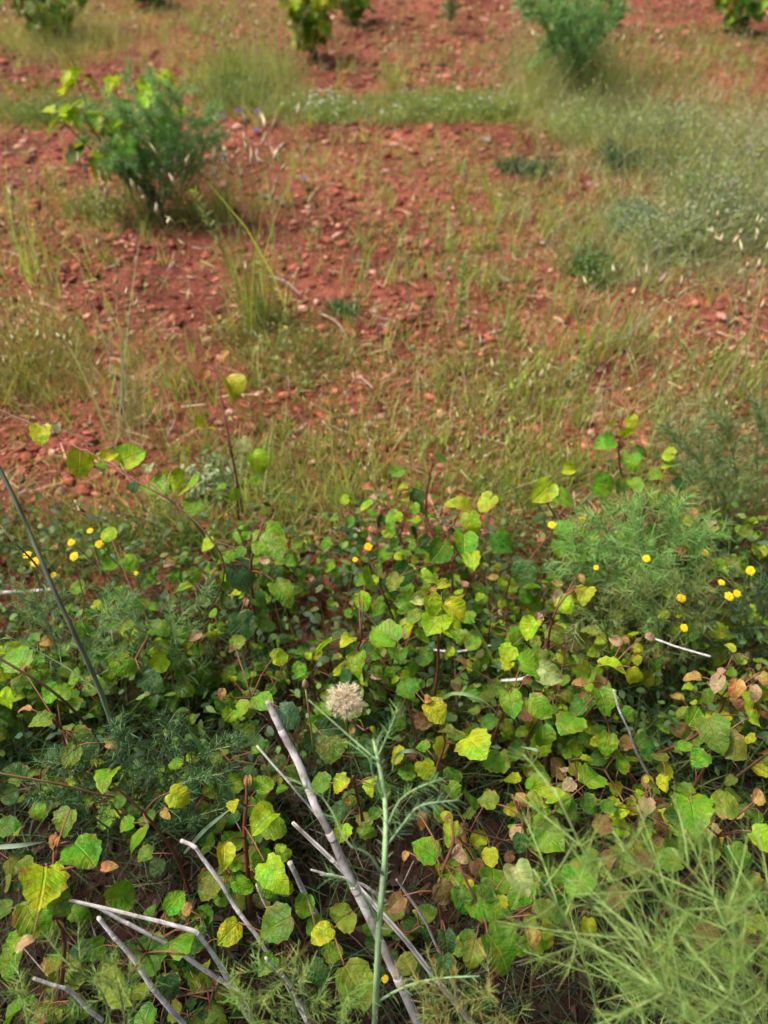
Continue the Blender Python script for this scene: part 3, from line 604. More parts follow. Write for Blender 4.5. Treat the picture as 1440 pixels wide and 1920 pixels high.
filler(22, .1, .9, .3, .82, .22, .40, ['green', 'olive', 'mid', 'yellow', 'lime', 'mid', 'brown'], 'low yellow green sapling crowded in the right front of the thicket', 'saplings in the right front of the thicket')
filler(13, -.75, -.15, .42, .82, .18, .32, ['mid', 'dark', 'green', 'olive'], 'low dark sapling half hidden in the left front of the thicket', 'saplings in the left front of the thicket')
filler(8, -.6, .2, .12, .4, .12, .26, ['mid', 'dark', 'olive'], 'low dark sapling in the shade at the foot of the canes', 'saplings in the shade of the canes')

# ------------------------------------------------------------------ undergrowth between the saplings
ug = MB()  # greens darkened to put deeper shade into the gaps
P = np.hstack([scatter_world(4600, -1.3, 1.5, .7, 1.55), np.zeros((4600, 1))]); P = P[fbm(P[:, 0]*3, P[:, 1]*3, 2)+rng.normal(size=len(P))*.1 > -.06]
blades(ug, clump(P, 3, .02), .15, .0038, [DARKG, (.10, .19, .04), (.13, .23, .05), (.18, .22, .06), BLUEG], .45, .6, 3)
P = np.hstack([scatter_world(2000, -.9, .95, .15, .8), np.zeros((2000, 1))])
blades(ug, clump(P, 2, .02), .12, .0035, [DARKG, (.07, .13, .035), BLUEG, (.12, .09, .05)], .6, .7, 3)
# small rounded weed leaves close to the ground
P = np.hstack([scatter_world(4600, -1.3, 1.5, .75, 1.45), np.zeros((4600, 1))]); P[:, 2] = gz(P[:, 0], P[:, 1])+rng.uniform(.02, .24, len(P))
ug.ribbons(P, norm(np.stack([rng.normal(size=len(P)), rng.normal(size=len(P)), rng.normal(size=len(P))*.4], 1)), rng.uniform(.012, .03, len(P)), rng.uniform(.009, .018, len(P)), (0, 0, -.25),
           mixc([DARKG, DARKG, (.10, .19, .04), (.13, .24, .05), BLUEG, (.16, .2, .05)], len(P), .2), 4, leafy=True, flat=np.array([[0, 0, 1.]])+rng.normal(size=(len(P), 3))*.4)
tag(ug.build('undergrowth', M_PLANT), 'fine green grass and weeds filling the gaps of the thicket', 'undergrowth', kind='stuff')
lt = MB()   # litter: dry stems and crumbled leaves, colours darkened to deepen the shade
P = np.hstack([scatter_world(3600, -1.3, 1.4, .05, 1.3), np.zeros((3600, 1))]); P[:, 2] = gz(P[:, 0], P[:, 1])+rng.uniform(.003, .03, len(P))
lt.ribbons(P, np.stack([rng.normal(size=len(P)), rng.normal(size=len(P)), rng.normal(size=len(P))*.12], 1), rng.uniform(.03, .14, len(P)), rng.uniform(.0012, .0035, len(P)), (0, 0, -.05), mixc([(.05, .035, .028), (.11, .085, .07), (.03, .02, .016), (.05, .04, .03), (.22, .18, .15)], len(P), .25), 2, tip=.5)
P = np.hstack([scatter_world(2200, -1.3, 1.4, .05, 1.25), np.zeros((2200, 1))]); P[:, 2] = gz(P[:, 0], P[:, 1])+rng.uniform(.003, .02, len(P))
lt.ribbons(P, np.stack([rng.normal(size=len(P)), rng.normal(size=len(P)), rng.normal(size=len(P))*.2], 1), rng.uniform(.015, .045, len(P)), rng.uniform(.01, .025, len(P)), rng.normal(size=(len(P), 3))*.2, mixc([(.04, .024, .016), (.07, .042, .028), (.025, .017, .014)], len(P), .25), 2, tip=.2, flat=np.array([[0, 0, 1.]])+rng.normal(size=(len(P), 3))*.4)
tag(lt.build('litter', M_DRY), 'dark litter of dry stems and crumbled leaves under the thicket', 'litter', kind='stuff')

# ------------------------------------------------------------------ feathery plants
def needles_along(mb, S, n, L, w, cols, spread=.9, t0=.1):
    t = rng.uniform(t0, 1, n)*(len(S)-1.001); i = t.astype(int); f = (t-i)[:, None]
    p = S[i]*(1-f)+S[i+1]*f; T = norm(S[i+1]-S[i]); r = rng.normal(size=(n, 3)); r = norm(r-T*(r*T).sum(1, keepdims=True))
    d = norm(T*rng.uniform(.5, 1.1, (n, 1))+r*spread)
    mb.ribbons(p, d, L*rng.uniform(.6, 1.2, n), w, rng.normal(size=(n, 3))*.1+np.array([0, 0, -.06]), mixc(cols, n, .16), 1, tip=.3)
def spray(mb, stem, S, cols, nb, bl, nl, L, w, stem_c, down=.1, br=.0010, spread=.9):
    """side branches with thread-like leaves along a stem path S"""
    for k in range(nb):
        t = .12+.86*(k+rng.random())/nb; i = min(len(S)-2, int(t*(len(S)-1))); q = S[i]+(S[i+1]-S[i])*rng.random(); T = norm(S[i+1]-S[i])
        r = rng.normal(size=3); r = norm(r-T*r.dot(T)); d = norm(T*.75+r*.85); l = bl*(1.15-t*.7)*rng.uniform(.7, 1.2)
        B = curve([q, q+d*l*.5+T*l*.05, q+d*l+T*l*.2-np.array([0, 0, down*l])], 6)
        stem.tube(B, np.linspace(br, br*.5, 6), stem_c, 3, cap=False)
        needles_along(mb, B, nl, L, w, cols, spread)
    needles_along(mb, S, nl*2, L*.8, w, cols, t0=.3)
def feathery(label, stems, cols, nb=14, bl=.12, nl=26, L=.022, w=.0011, stem_c=(.16, .24, .08), r=.0022, name='fennel_plant', down=.1, group=None, spread=.9):
    """stems: list of paths [(px, py, z), ...] from the foot up; every stem is a part with its own foliage"""
    P0 = np.array([at(*s[0]) for s in stems]).mean(0); root = thing(name, P0, label, 'plant', group)
    for s in stems:
        S = curve([at(*q) for q in s], 16); st = MB(); fo = MB(); st.tube(S, np.linspace(r, r*.35, 16), stem_c, 5)
        spray(fo, st, S, cols, nb, bl, nl, L, w, stem_c, down=down, spread=spread, br=r*.45)
        so = st.build('stem', M_STEM, parent=root, origin=P0, smooth=True)
        fo.build('foliage', M_PLANT, parent=so, origin=P0)['kind'] = 'stuff'
    return root
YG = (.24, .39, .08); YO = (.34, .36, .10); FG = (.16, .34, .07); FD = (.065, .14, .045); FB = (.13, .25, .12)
feathery('large feathery yellow green bush filling the bottom right corner',
    [[(1250, 2060, .1), (1200, 1880, .45), (1130, 1680, .72), (1040, 1480, .86)], [(1320, 2060, .1), (1330, 1900, .45), (1260, 1720, .72), (1150, 1560, .84)], [(1150, 2080, .1), (1120, 1900, .45), (1080, 1760, .66), (1000, 1630, .78)],
     [(1440, 2060, .1), (1430, 1900, .5), (1370, 1730, .74), (1260, 1590, .82)], [(1380, 2100, .1), (1400, 1960, .5), (1390, 1820, .7), (1340, 1690, .78)],
     [(1250, 2100, .1), (1260, 1960, .5), (1240, 1830, .7), (1190, 1740, .78)], [(1500, 2060, .1), (1480, 1900, .5), (1460, 1750, .7), (1400, 1650, .78)],
     [(1320, 2140, .1), (1330, 2010, .55), (1300, 1900, .72), (1210, 1840, .8)], [(1420, 2140, .1), (1430, 2030, .55), (1420, 1920, .7), (1350, 1850, .78)]],
    [YG, YO, YG, FG], nb=18, bl=.14, nl=34, L=.026, w=.0009, stem_c=(.30, .42, .13), name='feathery_bush', spread=.55, r=.0026)
feathery('pale feathery sprays at the bottom edge left of the green stalk',
    [[(560, 2080, .1), (560, 1950, .4), (540, 1850, .55), (470, 1790, .62)], [(620, 2080, .1), (610, 1960, .4), (590, 1890, .52), (560, 1840, .58)], [(480, 2080, .1), (480, 1970, .45), (470, 1890, .55), (430, 1850, .6)], [(650, 2080, .1), (650, 1980, .4), (640, 1900, .52), (660, 1860, .56)]],
    [YG, YO, FG], nb=11, bl=.07, nl=28, L=.018, w=.0013, stem_c=(.2, .27, .1), name='feathery_bush')
feathery('pale feathery sprays in the bottom left corner beside a short cane',
    [[(200, 2080, .1), (210, 1960, .4), (190, 1860, .56), (120, 1800, .64)], [(240, 2080, .1), (240, 1970, .4), (230, 1890, .54), (210, 1800, .62)], [(70, 2080, .1), (60, 1970, .4), (50, 1900, .52), (50, 1850, .56)]],
    [YG, FG, YO], nb=11, bl=.07, nl=28, L=.018, w=.0013, stem_c=(.2, .27, .1), name='feathery_bush')
feathery('tangled feathery bush with orange tints at the bottom edge right of the tallest cane',
    [[(900, 2080, .1), (890, 1980, .4), (870, 1890, .54), (800, 1840, .6)], [(960, 2080, .1), (950, 1990, .4), (940, 1900, .54), (900, 1850, .6)], [(850, 2080, .1), (850, 2000, .4), (840, 1930, .5), (830, 1880, .54)]],
    [YO, (.32, .22, .07), FG], nb=12, bl=.07, nl=28, L=.018, w=.0013, stem_c=(.24, .24, .1), name='feathery_bush')
feathery('bright feathery green fennel clump at the right rear of the thicket',
    [[(1210, 1160, .0), (1190, 1090, .18), (1150, 1020, .32), (1120, 960, .4)], [(1230, 1160, .0), (1220, 1080, .2), (1200, 1000, .34), (1190, 945, .42)], [(1250, 1160, .0), (1250, 1090, .2), (1255, 1010, .34), (1270, 955, .42)], [(1200, 1170, .0), (1160, 1110, .18), (1110, 1060, .28), (1070, 1020, .34)],
     [(1260, 1170, .0), (1280, 1100, .2), (1300, 1040, .3), (1320, 1000, .36)], [(1230, 1180, .0), (1220, 1120, .2), (1210, 1060, .32), (1180, 1010, .38)]],
    [(.24, .46, .12), (.19, .40, .10), (.30, .48, .16)], nb=22, bl=.13, nl=40, L=.03, w=.0017)
feathery('dull feathery weed with yellow tinge below the bright fennel clump',
    [[(1250, 1260, .05), (1240, 1190, .25), (1220, 1130, .35), (1190, 1100, .4)], [(1290, 1250, .05), (1290, 1180, .25), (1290, 1120, .35), (1280, 1090, .4)], [(1150, 1270, .05), (1140, 1200, .24), (1120, 1150, .34), (1080, 1170, .38)]],
    [(.24, .27, .08), (.18, .25, .08)], nb=16, bl=.1, nl=32, L=.026, w=.0018)
feathery('dark green bushy weed at the right edge of the field beyond the thicket',
    [[(1350, 960, .0), (1330, 900, .16), (1300, 850, .26), (1260, 830, .28)], [(1390, 950, .0), (1380, 890, .18), (1370, 830, .3), (1350, 790, .36)], [(1420, 950, .0), (1420, 880, .18), (1420, 820, .3), (1430, 780, .36)], [(1370, 970, .0), (1350, 920, .18), (1320, 890, .24), (1290, 880, .27)], [(1440, 960, .0), (1445, 900, .18), (1460, 850, .3), (1480, 800, .34)]],
    [(.12, .21, .07), (.16, .25, .09), (.2, .25, .1)], nb=20, bl=.13, nl=40, L=.028, w=.0024)
feathery('dark wispy weed between yellow flowers at the right edge',
    [[(1400, 1230, .0), (1390, 1170, .2), (1380, 1120, .28)], [(1430, 1220, .0), (1430, 1150, .2), (1420, 1090, .3)], [(1370, 1230, .0), (1350, 1180, .18), (1320, 1150, .25)]], [FD, (.09, .15, .06)], nb=14, bl=.09, nl=30, L=.024, w=.0018)
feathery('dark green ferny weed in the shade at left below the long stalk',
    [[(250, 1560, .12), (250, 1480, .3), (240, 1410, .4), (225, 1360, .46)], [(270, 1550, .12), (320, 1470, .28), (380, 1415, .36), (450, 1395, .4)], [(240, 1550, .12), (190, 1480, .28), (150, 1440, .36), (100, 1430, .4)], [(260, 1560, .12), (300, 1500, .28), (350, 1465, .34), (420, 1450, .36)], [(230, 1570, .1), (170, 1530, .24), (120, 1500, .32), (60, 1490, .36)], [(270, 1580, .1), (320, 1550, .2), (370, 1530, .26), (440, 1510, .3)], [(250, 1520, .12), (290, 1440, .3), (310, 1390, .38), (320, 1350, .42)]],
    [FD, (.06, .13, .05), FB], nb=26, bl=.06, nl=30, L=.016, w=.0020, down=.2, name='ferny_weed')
feathery('soft green feathery weed around the foot of the long grey green stalk',
    [[(120, 1320, .05), (110, 1240, .2), (90, 1170, .3), (60, 1110, .36)], [(150, 1310, .05), (170, 1230, .2), (190, 1170, .3), (230, 1130, .34)], [(330, 1320, .05), (320, 1240, .2), (330, 1170, .3), (380, 1120, .34)], [(280, 1320, .05), (270, 1250, .2), (240, 1190, .3), (220, 1150, .34)]],
    [(.15, .27, .13), FG, (.22, .32, .16)], nb=18, bl=.11, nl=34, L=.026, w=.0017)

# ------------------------------------------------------------------ stalks
def stalk(name, label, path, r0, r1, c, twigs=(), leaf=None, cat='stalk', mat_=None, sides=7):
    S = curve([at(*q) for q in path], 22); base = S[0].copy(); root = thing(name, base, label, cat); mb = MB()
    rr = np.linspace(r0, r1, 22)*(1+.06*np.sin(np.arange(22)*2.4)); mb.tube(S, rr, c, sides); mb.streak(sides, .22, .05); mb.build('stem', mat_ or M_STEM, parent=root, origin=base, smooth=True)
    for tw in twigs:
        B = curve([at(*q) for q in tw['path']], 10); t = MB(); t.tube(B, np.linspace(tw.get('r', r0*.5), tw.get('r', r0*.5)*.35, 10), tw.get('c', c), 5)
        bo = t.build('branch', mat_ or M_STEM, parent=root, origin=base, smooth=True)
        if tw.get('n'):
            nd = MB(); needles_along(nd, B, int(tw['n']*1.1), tw.get('L', .018)*1.15, tw.get('w', .0015), tw.get('cols', [FB, FG]), tw.get('spread', .9)); nd.build('foliage', M_PLANT, parent=bo, origin=base)['kind'] = 'stuff'
    if leaf:
        nd = MB(); needles_along(nd, S, leaf[0], leaf[1], leaf[2], leaf[3], .9, .05); nd.build('foliage', M_PLANT, parent=root, origin=base)['kind'] = 'stuff'
    return root
GS = (.24, .36, .17)
stalk('green_stalk', 'upright bluish green weed stalk crossing in front of the tallest cane', [(700, 1985, .2), (705, 1860, .48), (712, 1720, .62), (722, 1600, .70), (722, 1500, .74), (708, 1420, .77), (700, 1385, .78)], .0047, .0020, GS,
    [dict(path=[(712, 1430, .77), (660, 1385, .78), (615, 1345, .80), (578, 1312, .81)], r=.0016, n=10, L=.012), dict(path=[(722, 1590, .70), (760, 1540, .74), (790, 1510, .77), (860, 1500, .78)], r=.0018, n=90, L=.016, cols=[FB, (.16, .27, .15)]),
     dict(path=[(723, 1560, .71), (750, 1500, .76), (800, 1470, .79), (820, 1465, .79)], r=.0016, n=60, L=.014), dict(path=[(718, 1640, .68), (690, 1600, .72), (650, 1580, .74), (610, 1500, .77), (545, 1460, .80)], r=.0016, n=46, L=.016),
     dict(path=[(722, 1500, .74), (700, 1455, .77), (690, 1420, .79), (650, 1390, .8)], r=.0014, n=40, L=.014), dict(path=[(708, 1420, .77), (730, 1370, .8), (745, 1330, .82)], r=.0014, n=40, L=.014),
     dict(path=[(705, 1880, .45), (760, 1850, .53), (820, 1835, .58), (900, 1830, .6)], r=.0022, n=40, L=.016), dict(path=[(712, 1740, .6), (690, 1690, .66), (650, 1650, .7), (600, 1640, .72)], r=.0014, n=30, L=.014)],
    leaf=(170, .014, .0015, [GS, (.28, .40, .2)]))
stalk('grey_green_stalk', 'long leaning grey green stalk rising out of the thicket on the left', [(250, 1500, .1), (222, 1400, .34), (190, 1300, .5), (140, 1190, .62), (98, 1100, .70), (50, 985, .78), (5, 890, .85), (-50, 790, .92)], .0046, .0030, (.15, .18, .11),
    [dict(path=[(98, 1100, .70), (60, 1050, .74), (30, 1020, .78), (0, 985, .8)], r=.002, n=14, L=.012, c=(.12, .10, .06)), dict(path=[(190, 1300, .5), (130, 1255, .52), (60, 1215, .55), (10, 1190, .58)], r=.0015, n=40, cols=[FB, FG])],
    leaf=(70, .010, .0014, [(.14, .18, .10), FB]))
stalk('thin_brown_stem', 'thin brown stem slanting through leaves at the left edge', [(190, 1400, .2), (150, 1345, .34), (90, 1290, .44), (0, 1235, .52), (-60, 1200, .56)], .0032, .0018, (.13, .085, .04))
stalk('thin_brown_stem', 'thin brown stem lying across the dark shade at the left edge', [(260, 1500, .33), (190, 1490, .42), (110, 1470, .48), (0, 1450, .54), (-50, 1440, .56)], .002, .0016, (.22, .12, .05))
stalk('thin_brown_stem', 'dark thin stem rising from the thicket to the arching lime leaf shoot', [(370, 1330, .05), (372, 1200, .24), (420, 1080, .38), (395, 1010, .46), (330, 945, .5)], .0026, .0014, (.10, .05, .03))
for lab, pth, c in [('pale bluish grass blade slanting across shade under the ferny weed', [(345, 1600, .3), (385, 1555, .38), (440, 1510, .45)], (.26, .38, .26)), ('pale bluish grass blade pointing in from the left edge above orange leaves', [(-40, 1590, .5), (30, 1586, .52), (85, 1578, .5)], (.26, .36, .24)),
                    ('upright green grass blade rising left of the tallest cane', [(420, 1490, .2), (385, 1420, .36), (340, 1345, .45)], (.10, .24, .09)), ('curled pale grass blade right of the green stalk top', [(735, 1445, .3), (745, 1415, .4), (775, 1408, .42), (805, 1425, .36)], (.2, .32, .18)),
                    ('curled pale green grass blade below orange leaves in the middle right', [(815, 1320, .34), (850, 1300, .4), (900, 1310, .4), (930, 1335, .36)], (.22, .36, .14)), ('slanting thin green blade below the bright middle sapling', [(930, 1250, .3), (900, 1190, .42), (880, 1160, .46)], (.18, .32, .1)),
                    ('short pale blade beside the curled green blade', [(990, 1440, .35), (1010, 1410, .42), (975, 1400, .4)], (.2, .34, .2))]:
    S = curve([at(*q) for q in pth], 10); base = S[0]; mb = MB(); side = norm(np.cross(np.gradient(S, axis=0), np.array([.2, -.4, .8]))); w = .0032*np.sin(np.linspace(.5, math.pi*.98, 10))[:, None]
    V = np.stack([S-side*w, S+np.array([0, 0, -.0012]), S+side*w], 1).reshape(-1, 3); Fb = []
    for k in range(9):
        for j in range(2): a = k*3+j; Fb += [[a, a+1, a+4], [a, a+4, a+3]]
    mb.add(V, Fb, c); tag(mb.build('curled_grass', M_PLANT, origin=base, smooth=True), lab, 'grass blade')

# ------------------------------------------------------------------ dead grey canes
CANE = (.56, .53, .51)
def cane(label, path, px0, px1, c=CANE, knots=3, name='dead_cane'):
    """px0/px1: thickness in photograph pixels at the first and last point of the path"""
    Q = [at(*q) for q in path]; n = 16*(len(path)-1)+4
    S = [];                                                      # straight internodes, small kinks
    seg = np.linspace(0, len(Q)-1-1e-6, n)
    for u in seg: i = int(u); S.append(Q[i]+(Q[i+1]-Q[i])*(u-i))
    S = np.array(S); S[1:-1] = S[1:-1]*.5+(S[:-2]+S[2:])*.25; kk = np.linspace(0, n-1, max(4, n//9)); S += np.stack([np.interp(np.arange(n), kk, rng.normal(size=len(kk))*.0013) for _ in range(3)], 1)
    r = np.linspace(px0*m_per_px(Q[0])/2, px1*m_per_px(Q[-1])/2, n)*.74
    base = S[0].copy(); root = thing(name, base, label, 'dead stem'); mb = MB(); mb.tube(S, r*(1+rng.normal(size=n)*.02+.05*np.interp(np.arange(n), np.arange(0, n+6, 6), rng.normal(size=len(np.arange(0, n+6, 6))))), c, 10); mb.streak(10, .2, .07); mb.build('shaft', M_CANE, parent=root, origin=base, smooth=True)
    for k in range(knots):
        u = (k+.6+rng.random()*.3)/(knots+.4)*(n-2); i = min(n-2, int(u)); T = norm(S[i+1]-S[i]); q = S[i]+(S[i+1]-S[i])*(u-i); rr = r[i]; kb = MB()
        kb.tube(np.array([q+T*rr*a for a in (-1.3, -.7, 0, .7, 1.3)]), rr*np.array([1.0, 1.05, 1.09, 1.05, 1.0]), np.array(c)*.95, 9); kb.build('node', M_CANE, parent=root, origin=base, smooth=True)
    e = MB(); e.tube(np.array([S[-1]-norm(S[-1]-S[-2])*.002, S[-1]+norm(S[-1]-S[-2])*.0015]), r[-1]*np.array([1.01, .75]), (.48, .40, .32), 9); e.build('broken_end', M_CANE, parent=root, origin=base)
    return root
cane('tallest thick grey cane leaning up from the bottom edge in the middle', [(815, 1985, .22), (700, 1745, .42), (640, 1615, .51), (600, 1525, .57), (545, 1405, .64), (500, 1316, .70)], 24, 16, knots=5)
cane('thin grey cane crossing behind the tallest cane from its left', [(900, 1940, .16), (760, 1760, .33), (650, 1640, .42), (552, 1543, .49)], 15, 10)
cane('slender grey twig ending left of the tallest cane near its top', [(640, 1590, .42), (580, 1510, .5), (540, 1462, .55), (480, 1398, .6)], 6, 6, knots=2)
cane('bent grey cane in the lower left with its tip above the litter', [(620, 2000, .12), (530, 1830, .3), (468, 1742, .38), (415, 1660, .44), (368, 1592, .49), (340, 1576, .5)], 11, 10)
cane('grey cane sloping to the right from under lime leaves in the lower left', [(460, 1870, .3), (400, 1828, .34), (320, 1775, .4), (250, 1735, .45), (185, 1702, .49)], 14, 9)
cane('kinked grey cane whose elbow lies in the lower left', [(470, 1910, .22), (415, 1812, .36), (370, 1746, .45), (265, 1722, .49), (130, 1688, .53)], 13, 8)
cane('straight grey cane running to the bottom edge in the lower left', [(390, 2000, .2), (335, 1912, .32), (285, 1850, .40), (235, 1780, .46), (184, 1721, .51)], 15, 10)
cane('short pale cane stub in the bottom left corner', [(190, 1910, .42), (155, 1884, .46), (115, 1852, .5), (64, 1834, .53)], 11, 8, knots=2)
cane('short upright grey cane stub left of the tallest cane', [(600, 1730, .26), (585, 1702, .3), (562, 1655, .36), (545, 1617, .4)], 14, 13, knots=1)
cane('thin grey cane descending to the bottom edge behind feathery sprays', [(590, 1960, .2), (570, 1890, .3), (540, 1840, .36), (500, 1795, .42)], 11, 8, knots=2)
cane('thin grey twig beside the short upright cane stub', [(512, 1730, .26), (500, 1700, .3), (480, 1660, .34)], 6, 5, knots=1)
cane('grey twig poking out under the tallest cane toward the left', [(740, 1700, .3), (680, 1660, .36), (620, 1640, .39), (580, 1632, .4)], 9, 6, knots=2)
cane('short grey twig lying among leaves below the right yellow flowers', [(1225, 1195, .28), (1260, 1210, .3), (1330, 1231, .32)], 5, 6, (.4, .38, .36), knots=1)
cane('thin grey twig standing among leaves in the right half of the thicket', [(1215, 1455, .3), (1190, 1400, .38), (1165, 1340, .44), (1150, 1295, .47)], 7, 5, (.36, .35, .35), knots=2)
cane('short broken pale twig in the middle of the thicket', [(940, 1277, .32), (980, 1273, .33), (1000, 1265, .34)], 9, 8, knots=1)
cane('thin grey twig lying on the ground behind the bright middle sapling', [(780, 1215, .14), (850, 1222, .16), (920, 1210, .18)], 6, 5, knots=1)
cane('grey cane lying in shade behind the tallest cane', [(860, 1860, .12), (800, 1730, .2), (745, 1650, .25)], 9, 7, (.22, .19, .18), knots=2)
cane('pale thin stick lying on soil at the left edge behind yellow flowers', [(-30, 1114, .05), (40, 1110, .06), (105, 1105, .07)], 9, 8, (.4, .36, .34), knots=1)
for lab, a, b_, w, c in [('short dark stick lying on soil beside the near grapevine', (490, 372), (542, 396), 12, (.09, .1, .08)), ('pale dry twig lying on bare soil in the middle of the field', (600, 592), (655, 645), 5, (.42, .34, .26)),
                         ('grey dry twig lying on bare soil left of the dry pale twig', (500, 522), (565, 560), 5, (.26, .24, .24))]:
    p, q = ground_pt(*a), ground_pt(*b_); S = curve([p+[0, 0, .012], (p+q)/2+[.01, .02, .022], q+[0, 0, .014]], 9); mb = MB(); mb.tube(S, np.linspace(1, .6, 9)*w*.36*m_per_px(p), c, 6)
    tag(mb.build('fallen_twig', M_CANE, origin=S[0], smooth=True), lab, 'twig')

# ------------------------------------------------------------------ seed head and bud
p = at(647, 1312, .62); foot = at(655, 1430, .2); root = thing('seed_head', foot, 'round fluffy beige seed head above the tip of the tallest cane', 'seed head')
mb = MB(); S = curve([foot, at(652, 1375, .45), p], 10); mb.tube(S, .0022, (.14, .15, .06), 6); mb.build('stalk', M_STEM, parent=root, origin=foot, smooth=True)
mb = MB(); mb.tube(np.array([p-[0, 0, .006], p-[0, 0, .002], p+[0, 0, .004]]), np.array([.003, .0065, .003]), (.25, .19, .1), 8); mb.build('receptacle', M_DRY, parent=root, origin=foot, smooth=True)
R = 34*m_per_px(p); mb = MB(); D = norm(rng.normal(size=(300, 3))); D = D[D[:, 2] > -.75]
lr = R*rng.uniform(.42, .98, len(D)); mb.ribbons(np.repeat(p[None], len(D), 0), D, lr, .0009, rng.normal(size=(len(D), 3))*.05, mixc([(.5, .40, .26), (.42, .32, .2)], len(D)), 1, tip=.8)
tips = p+D*lr[:, None]; nt_ = 13; T = np.repeat(tips, nt_, 0); DD = norm(np.repeat(D, nt_, 0)*.75+rng.normal(size=(len(T), 3))*.6)
mb.ribbons(T, DD, R*.26*rng.uniform(.6, 1.2, len(T)), .0005, (0, 0, 0), mixc([(.76, .67, .50), (.66, .56, .40), (.82, .75, .61)], len(T)), 1, tip=.4)
mb.build('pappus', M_DRY, parent=root, origin=foot)['kind'] = 'stuff'
foot = at(590, 1420, .25); p = at(573, 1290, .57); root = thing('dry_bud', foot, 'thin dry flower stalk with brown closed bud left of the fluffy seed head', 'bud')
mb = MB(); mb.tube(curve([foot, at(583, 1365, .44), p], 8), .0018, (.42, .31, .13), 5); mb.build('stalk', M_STEM, parent=root, origin=foot, smooth=True)
mb = MB(); mb.tube(np.array([p, p+[0, .001, .006], p+[0, .001, .013], p+[0, .001, .022]]), np.array([.002, .0058, .0048, .0016]), (.36, .23, .13), 8); mb.build('bud', M_DRY, parent=root, origin=foot, smooth=True)

# ------------------------------------------------------------------ yellow flowers
def petal_ring(p, n_, R, npet, c, tilt=.25):
    n_ = norm(np.asarray(n_, float)); a = norm(np.cross(n_, [.3, .9, .2])); b = np.cross(n_, a); mb = MB()
    for ring, (rr, tl) in enumerate(((1, tilt), (.72, tilt+.35))):
        an = np.arange(npet)/npet*6.283+ring*.2+rng.normal(size=npet)*.06
        d = np.cos(an)[:, None]*a+np.sin(an)[:, None]*b+n_*tl
        mb.ribbons(np.repeat(p[None], npet, 0), d, R*rr*rng.uniform(.88, 1.08, npet), R*.42, -n_*.22, jit(c, npet, .06, .03), 2, tip=.75, flat=np.repeat(n_[None], npet, 0))
    return mb
def flower(label, px, py, z, size, group=None, c=(.88, .62, .008), name='yellow_flower', disc=(.78, .48, .008)):
    p = at(px, py, z); f = p+np.array([rng.normal()*.03, .03+rng.normal()*.02, 0]); f[2] = float(gz(f[0], f[1])); root = thing(name, f, label, 'flower', group)
    R = size*m_per_px(p)*.41; nrm = norm(np.array([rng.normal()*.2, -.35+rng.normal()*.15, 1.]))
    mb = MB(); mb.tube(curve([f, f*.4+p*.6+np.array([rng.normal()*.01, 0, 0]), p-nrm*.004], 8), .0014, (.13, .17, .05), 5); mb.build('stalk', M_STEM, parent=root, origin=f, smooth=True)
    mb = MB(); mb.tube(np.array([p-nrm*.008, p-nrm*.003, p]), np.array([.0015, R*.3, R*.32]), (.12, .18, .05), 8); mb.build('calyx', M_STEM, parent=root, origin=f, smooth=True)
    petal_ring(p, nrm, R, 13, c).build('petals', M_PETAL, parent=root, origin=f)
    mb = MB(); mb.tube(np.array([p, p+nrm*R*.18, p+nrm*R*.24]), R*np.array([.34, .3, .1]), disc, 9); mb.build('disc', M_PETAL, parent=root, origin=f, smooth=True)
for (lab, px, py, z, s) in [('brightest yellow flower at left edge beside the grey green stalk', 66, 1054, .34, 24), ('yellow flower just above the brightest one at left edge', 51, 1040, .33, 20), ('yellow flower on bare soil right of the grey green stalk', 139, 1043, .33, 22),
    ('rightmost yellow flower of the left group', 186, 1020, .34, 20), ('faint yellow flower between the two right flowers of the left group', 134, 1017, .32, 18), ('topmost small yellow flower of the left group', 169, 995, .34, 15),
    ('small low yellow flower touching the grey green stalk', 100, 1078, .30, 14), ('small yellow flower half hidden in leaves left of the middle', 255, 1075, .32, 11), ('lone yellow flower in the middle rear of the thicket', 691, 1025, .36, 20), ('tiny yellow flower half hidden below the lone middle flower', 666, 1049, .34, 13),
    ('yellow flower behind the paired lime leaves on the right', 1035, 984, .36, 20), ('flat yellow flower left of the bright fennel clump', 1092, 975, .36, 20), ('twin yellow flower beside the flat flower by the fennel clump', 1102, 970, .365, 17), ('soft yellow flower inside the bright fennel clump', 1212, 1047, .40, 20),
    ('small yellow flower right of the bright fennel clump', 1322, 1036, .34, 17), ('yellow flower nearest the right edge', 1407, 1070, .34, 22), ('small yellow flower above the twin flowers at right', 1353, 1092, .33, 17), ('left one of the twin yellow flowers at right', 1367, 1118, .34, 22),
    ('right one of the twin yellow flowers at right', 1382, 1113, .34, 18), ('faded yellow flower in the dull feathery weed', 1277, 1121, .38, 22), ('tilted yellow flower below the dull feathery weed', 1283, 1177, .36, 20), ('small faint yellow flower in the fennel clump beside soft flower', 1118, 1064, .34, 13),
    ('yellow flower hidden under sprays at the bottom edge', 722, 1836, .42, 18)]:
    flower(lab, px, py, z, s)
for (lab, px, py, z, s) in [('purple wildflower right of the near grapevine top', 447, 207, .2, 16), ('purple wildflower highest beside the near grapevine', 482, 207, .2, 14), ('deep violet wildflower below the highest purple one', 480, 244, .16, 16), ('bluish wildflower against the right side of the near grapevine', 402, 248, .2, 13),
    ('small violet wildflower low beside the near grapevine', 418, 297, .14, 12), ('lone violet wildflower on bare soil right of the near grapevine', 569, 334, .08, 12), ('small violet wildflower in front of the lone one on bare soil', 546, 356, .08, 10), ('pale violet wildflower between the purple ones and the grapevine', 420, 216, .2, 12)]:
    flower(lab, px, py, z, s*.85, c=(.22, .14, .46), name='purple_flower', disc=(.12, .07, .3))

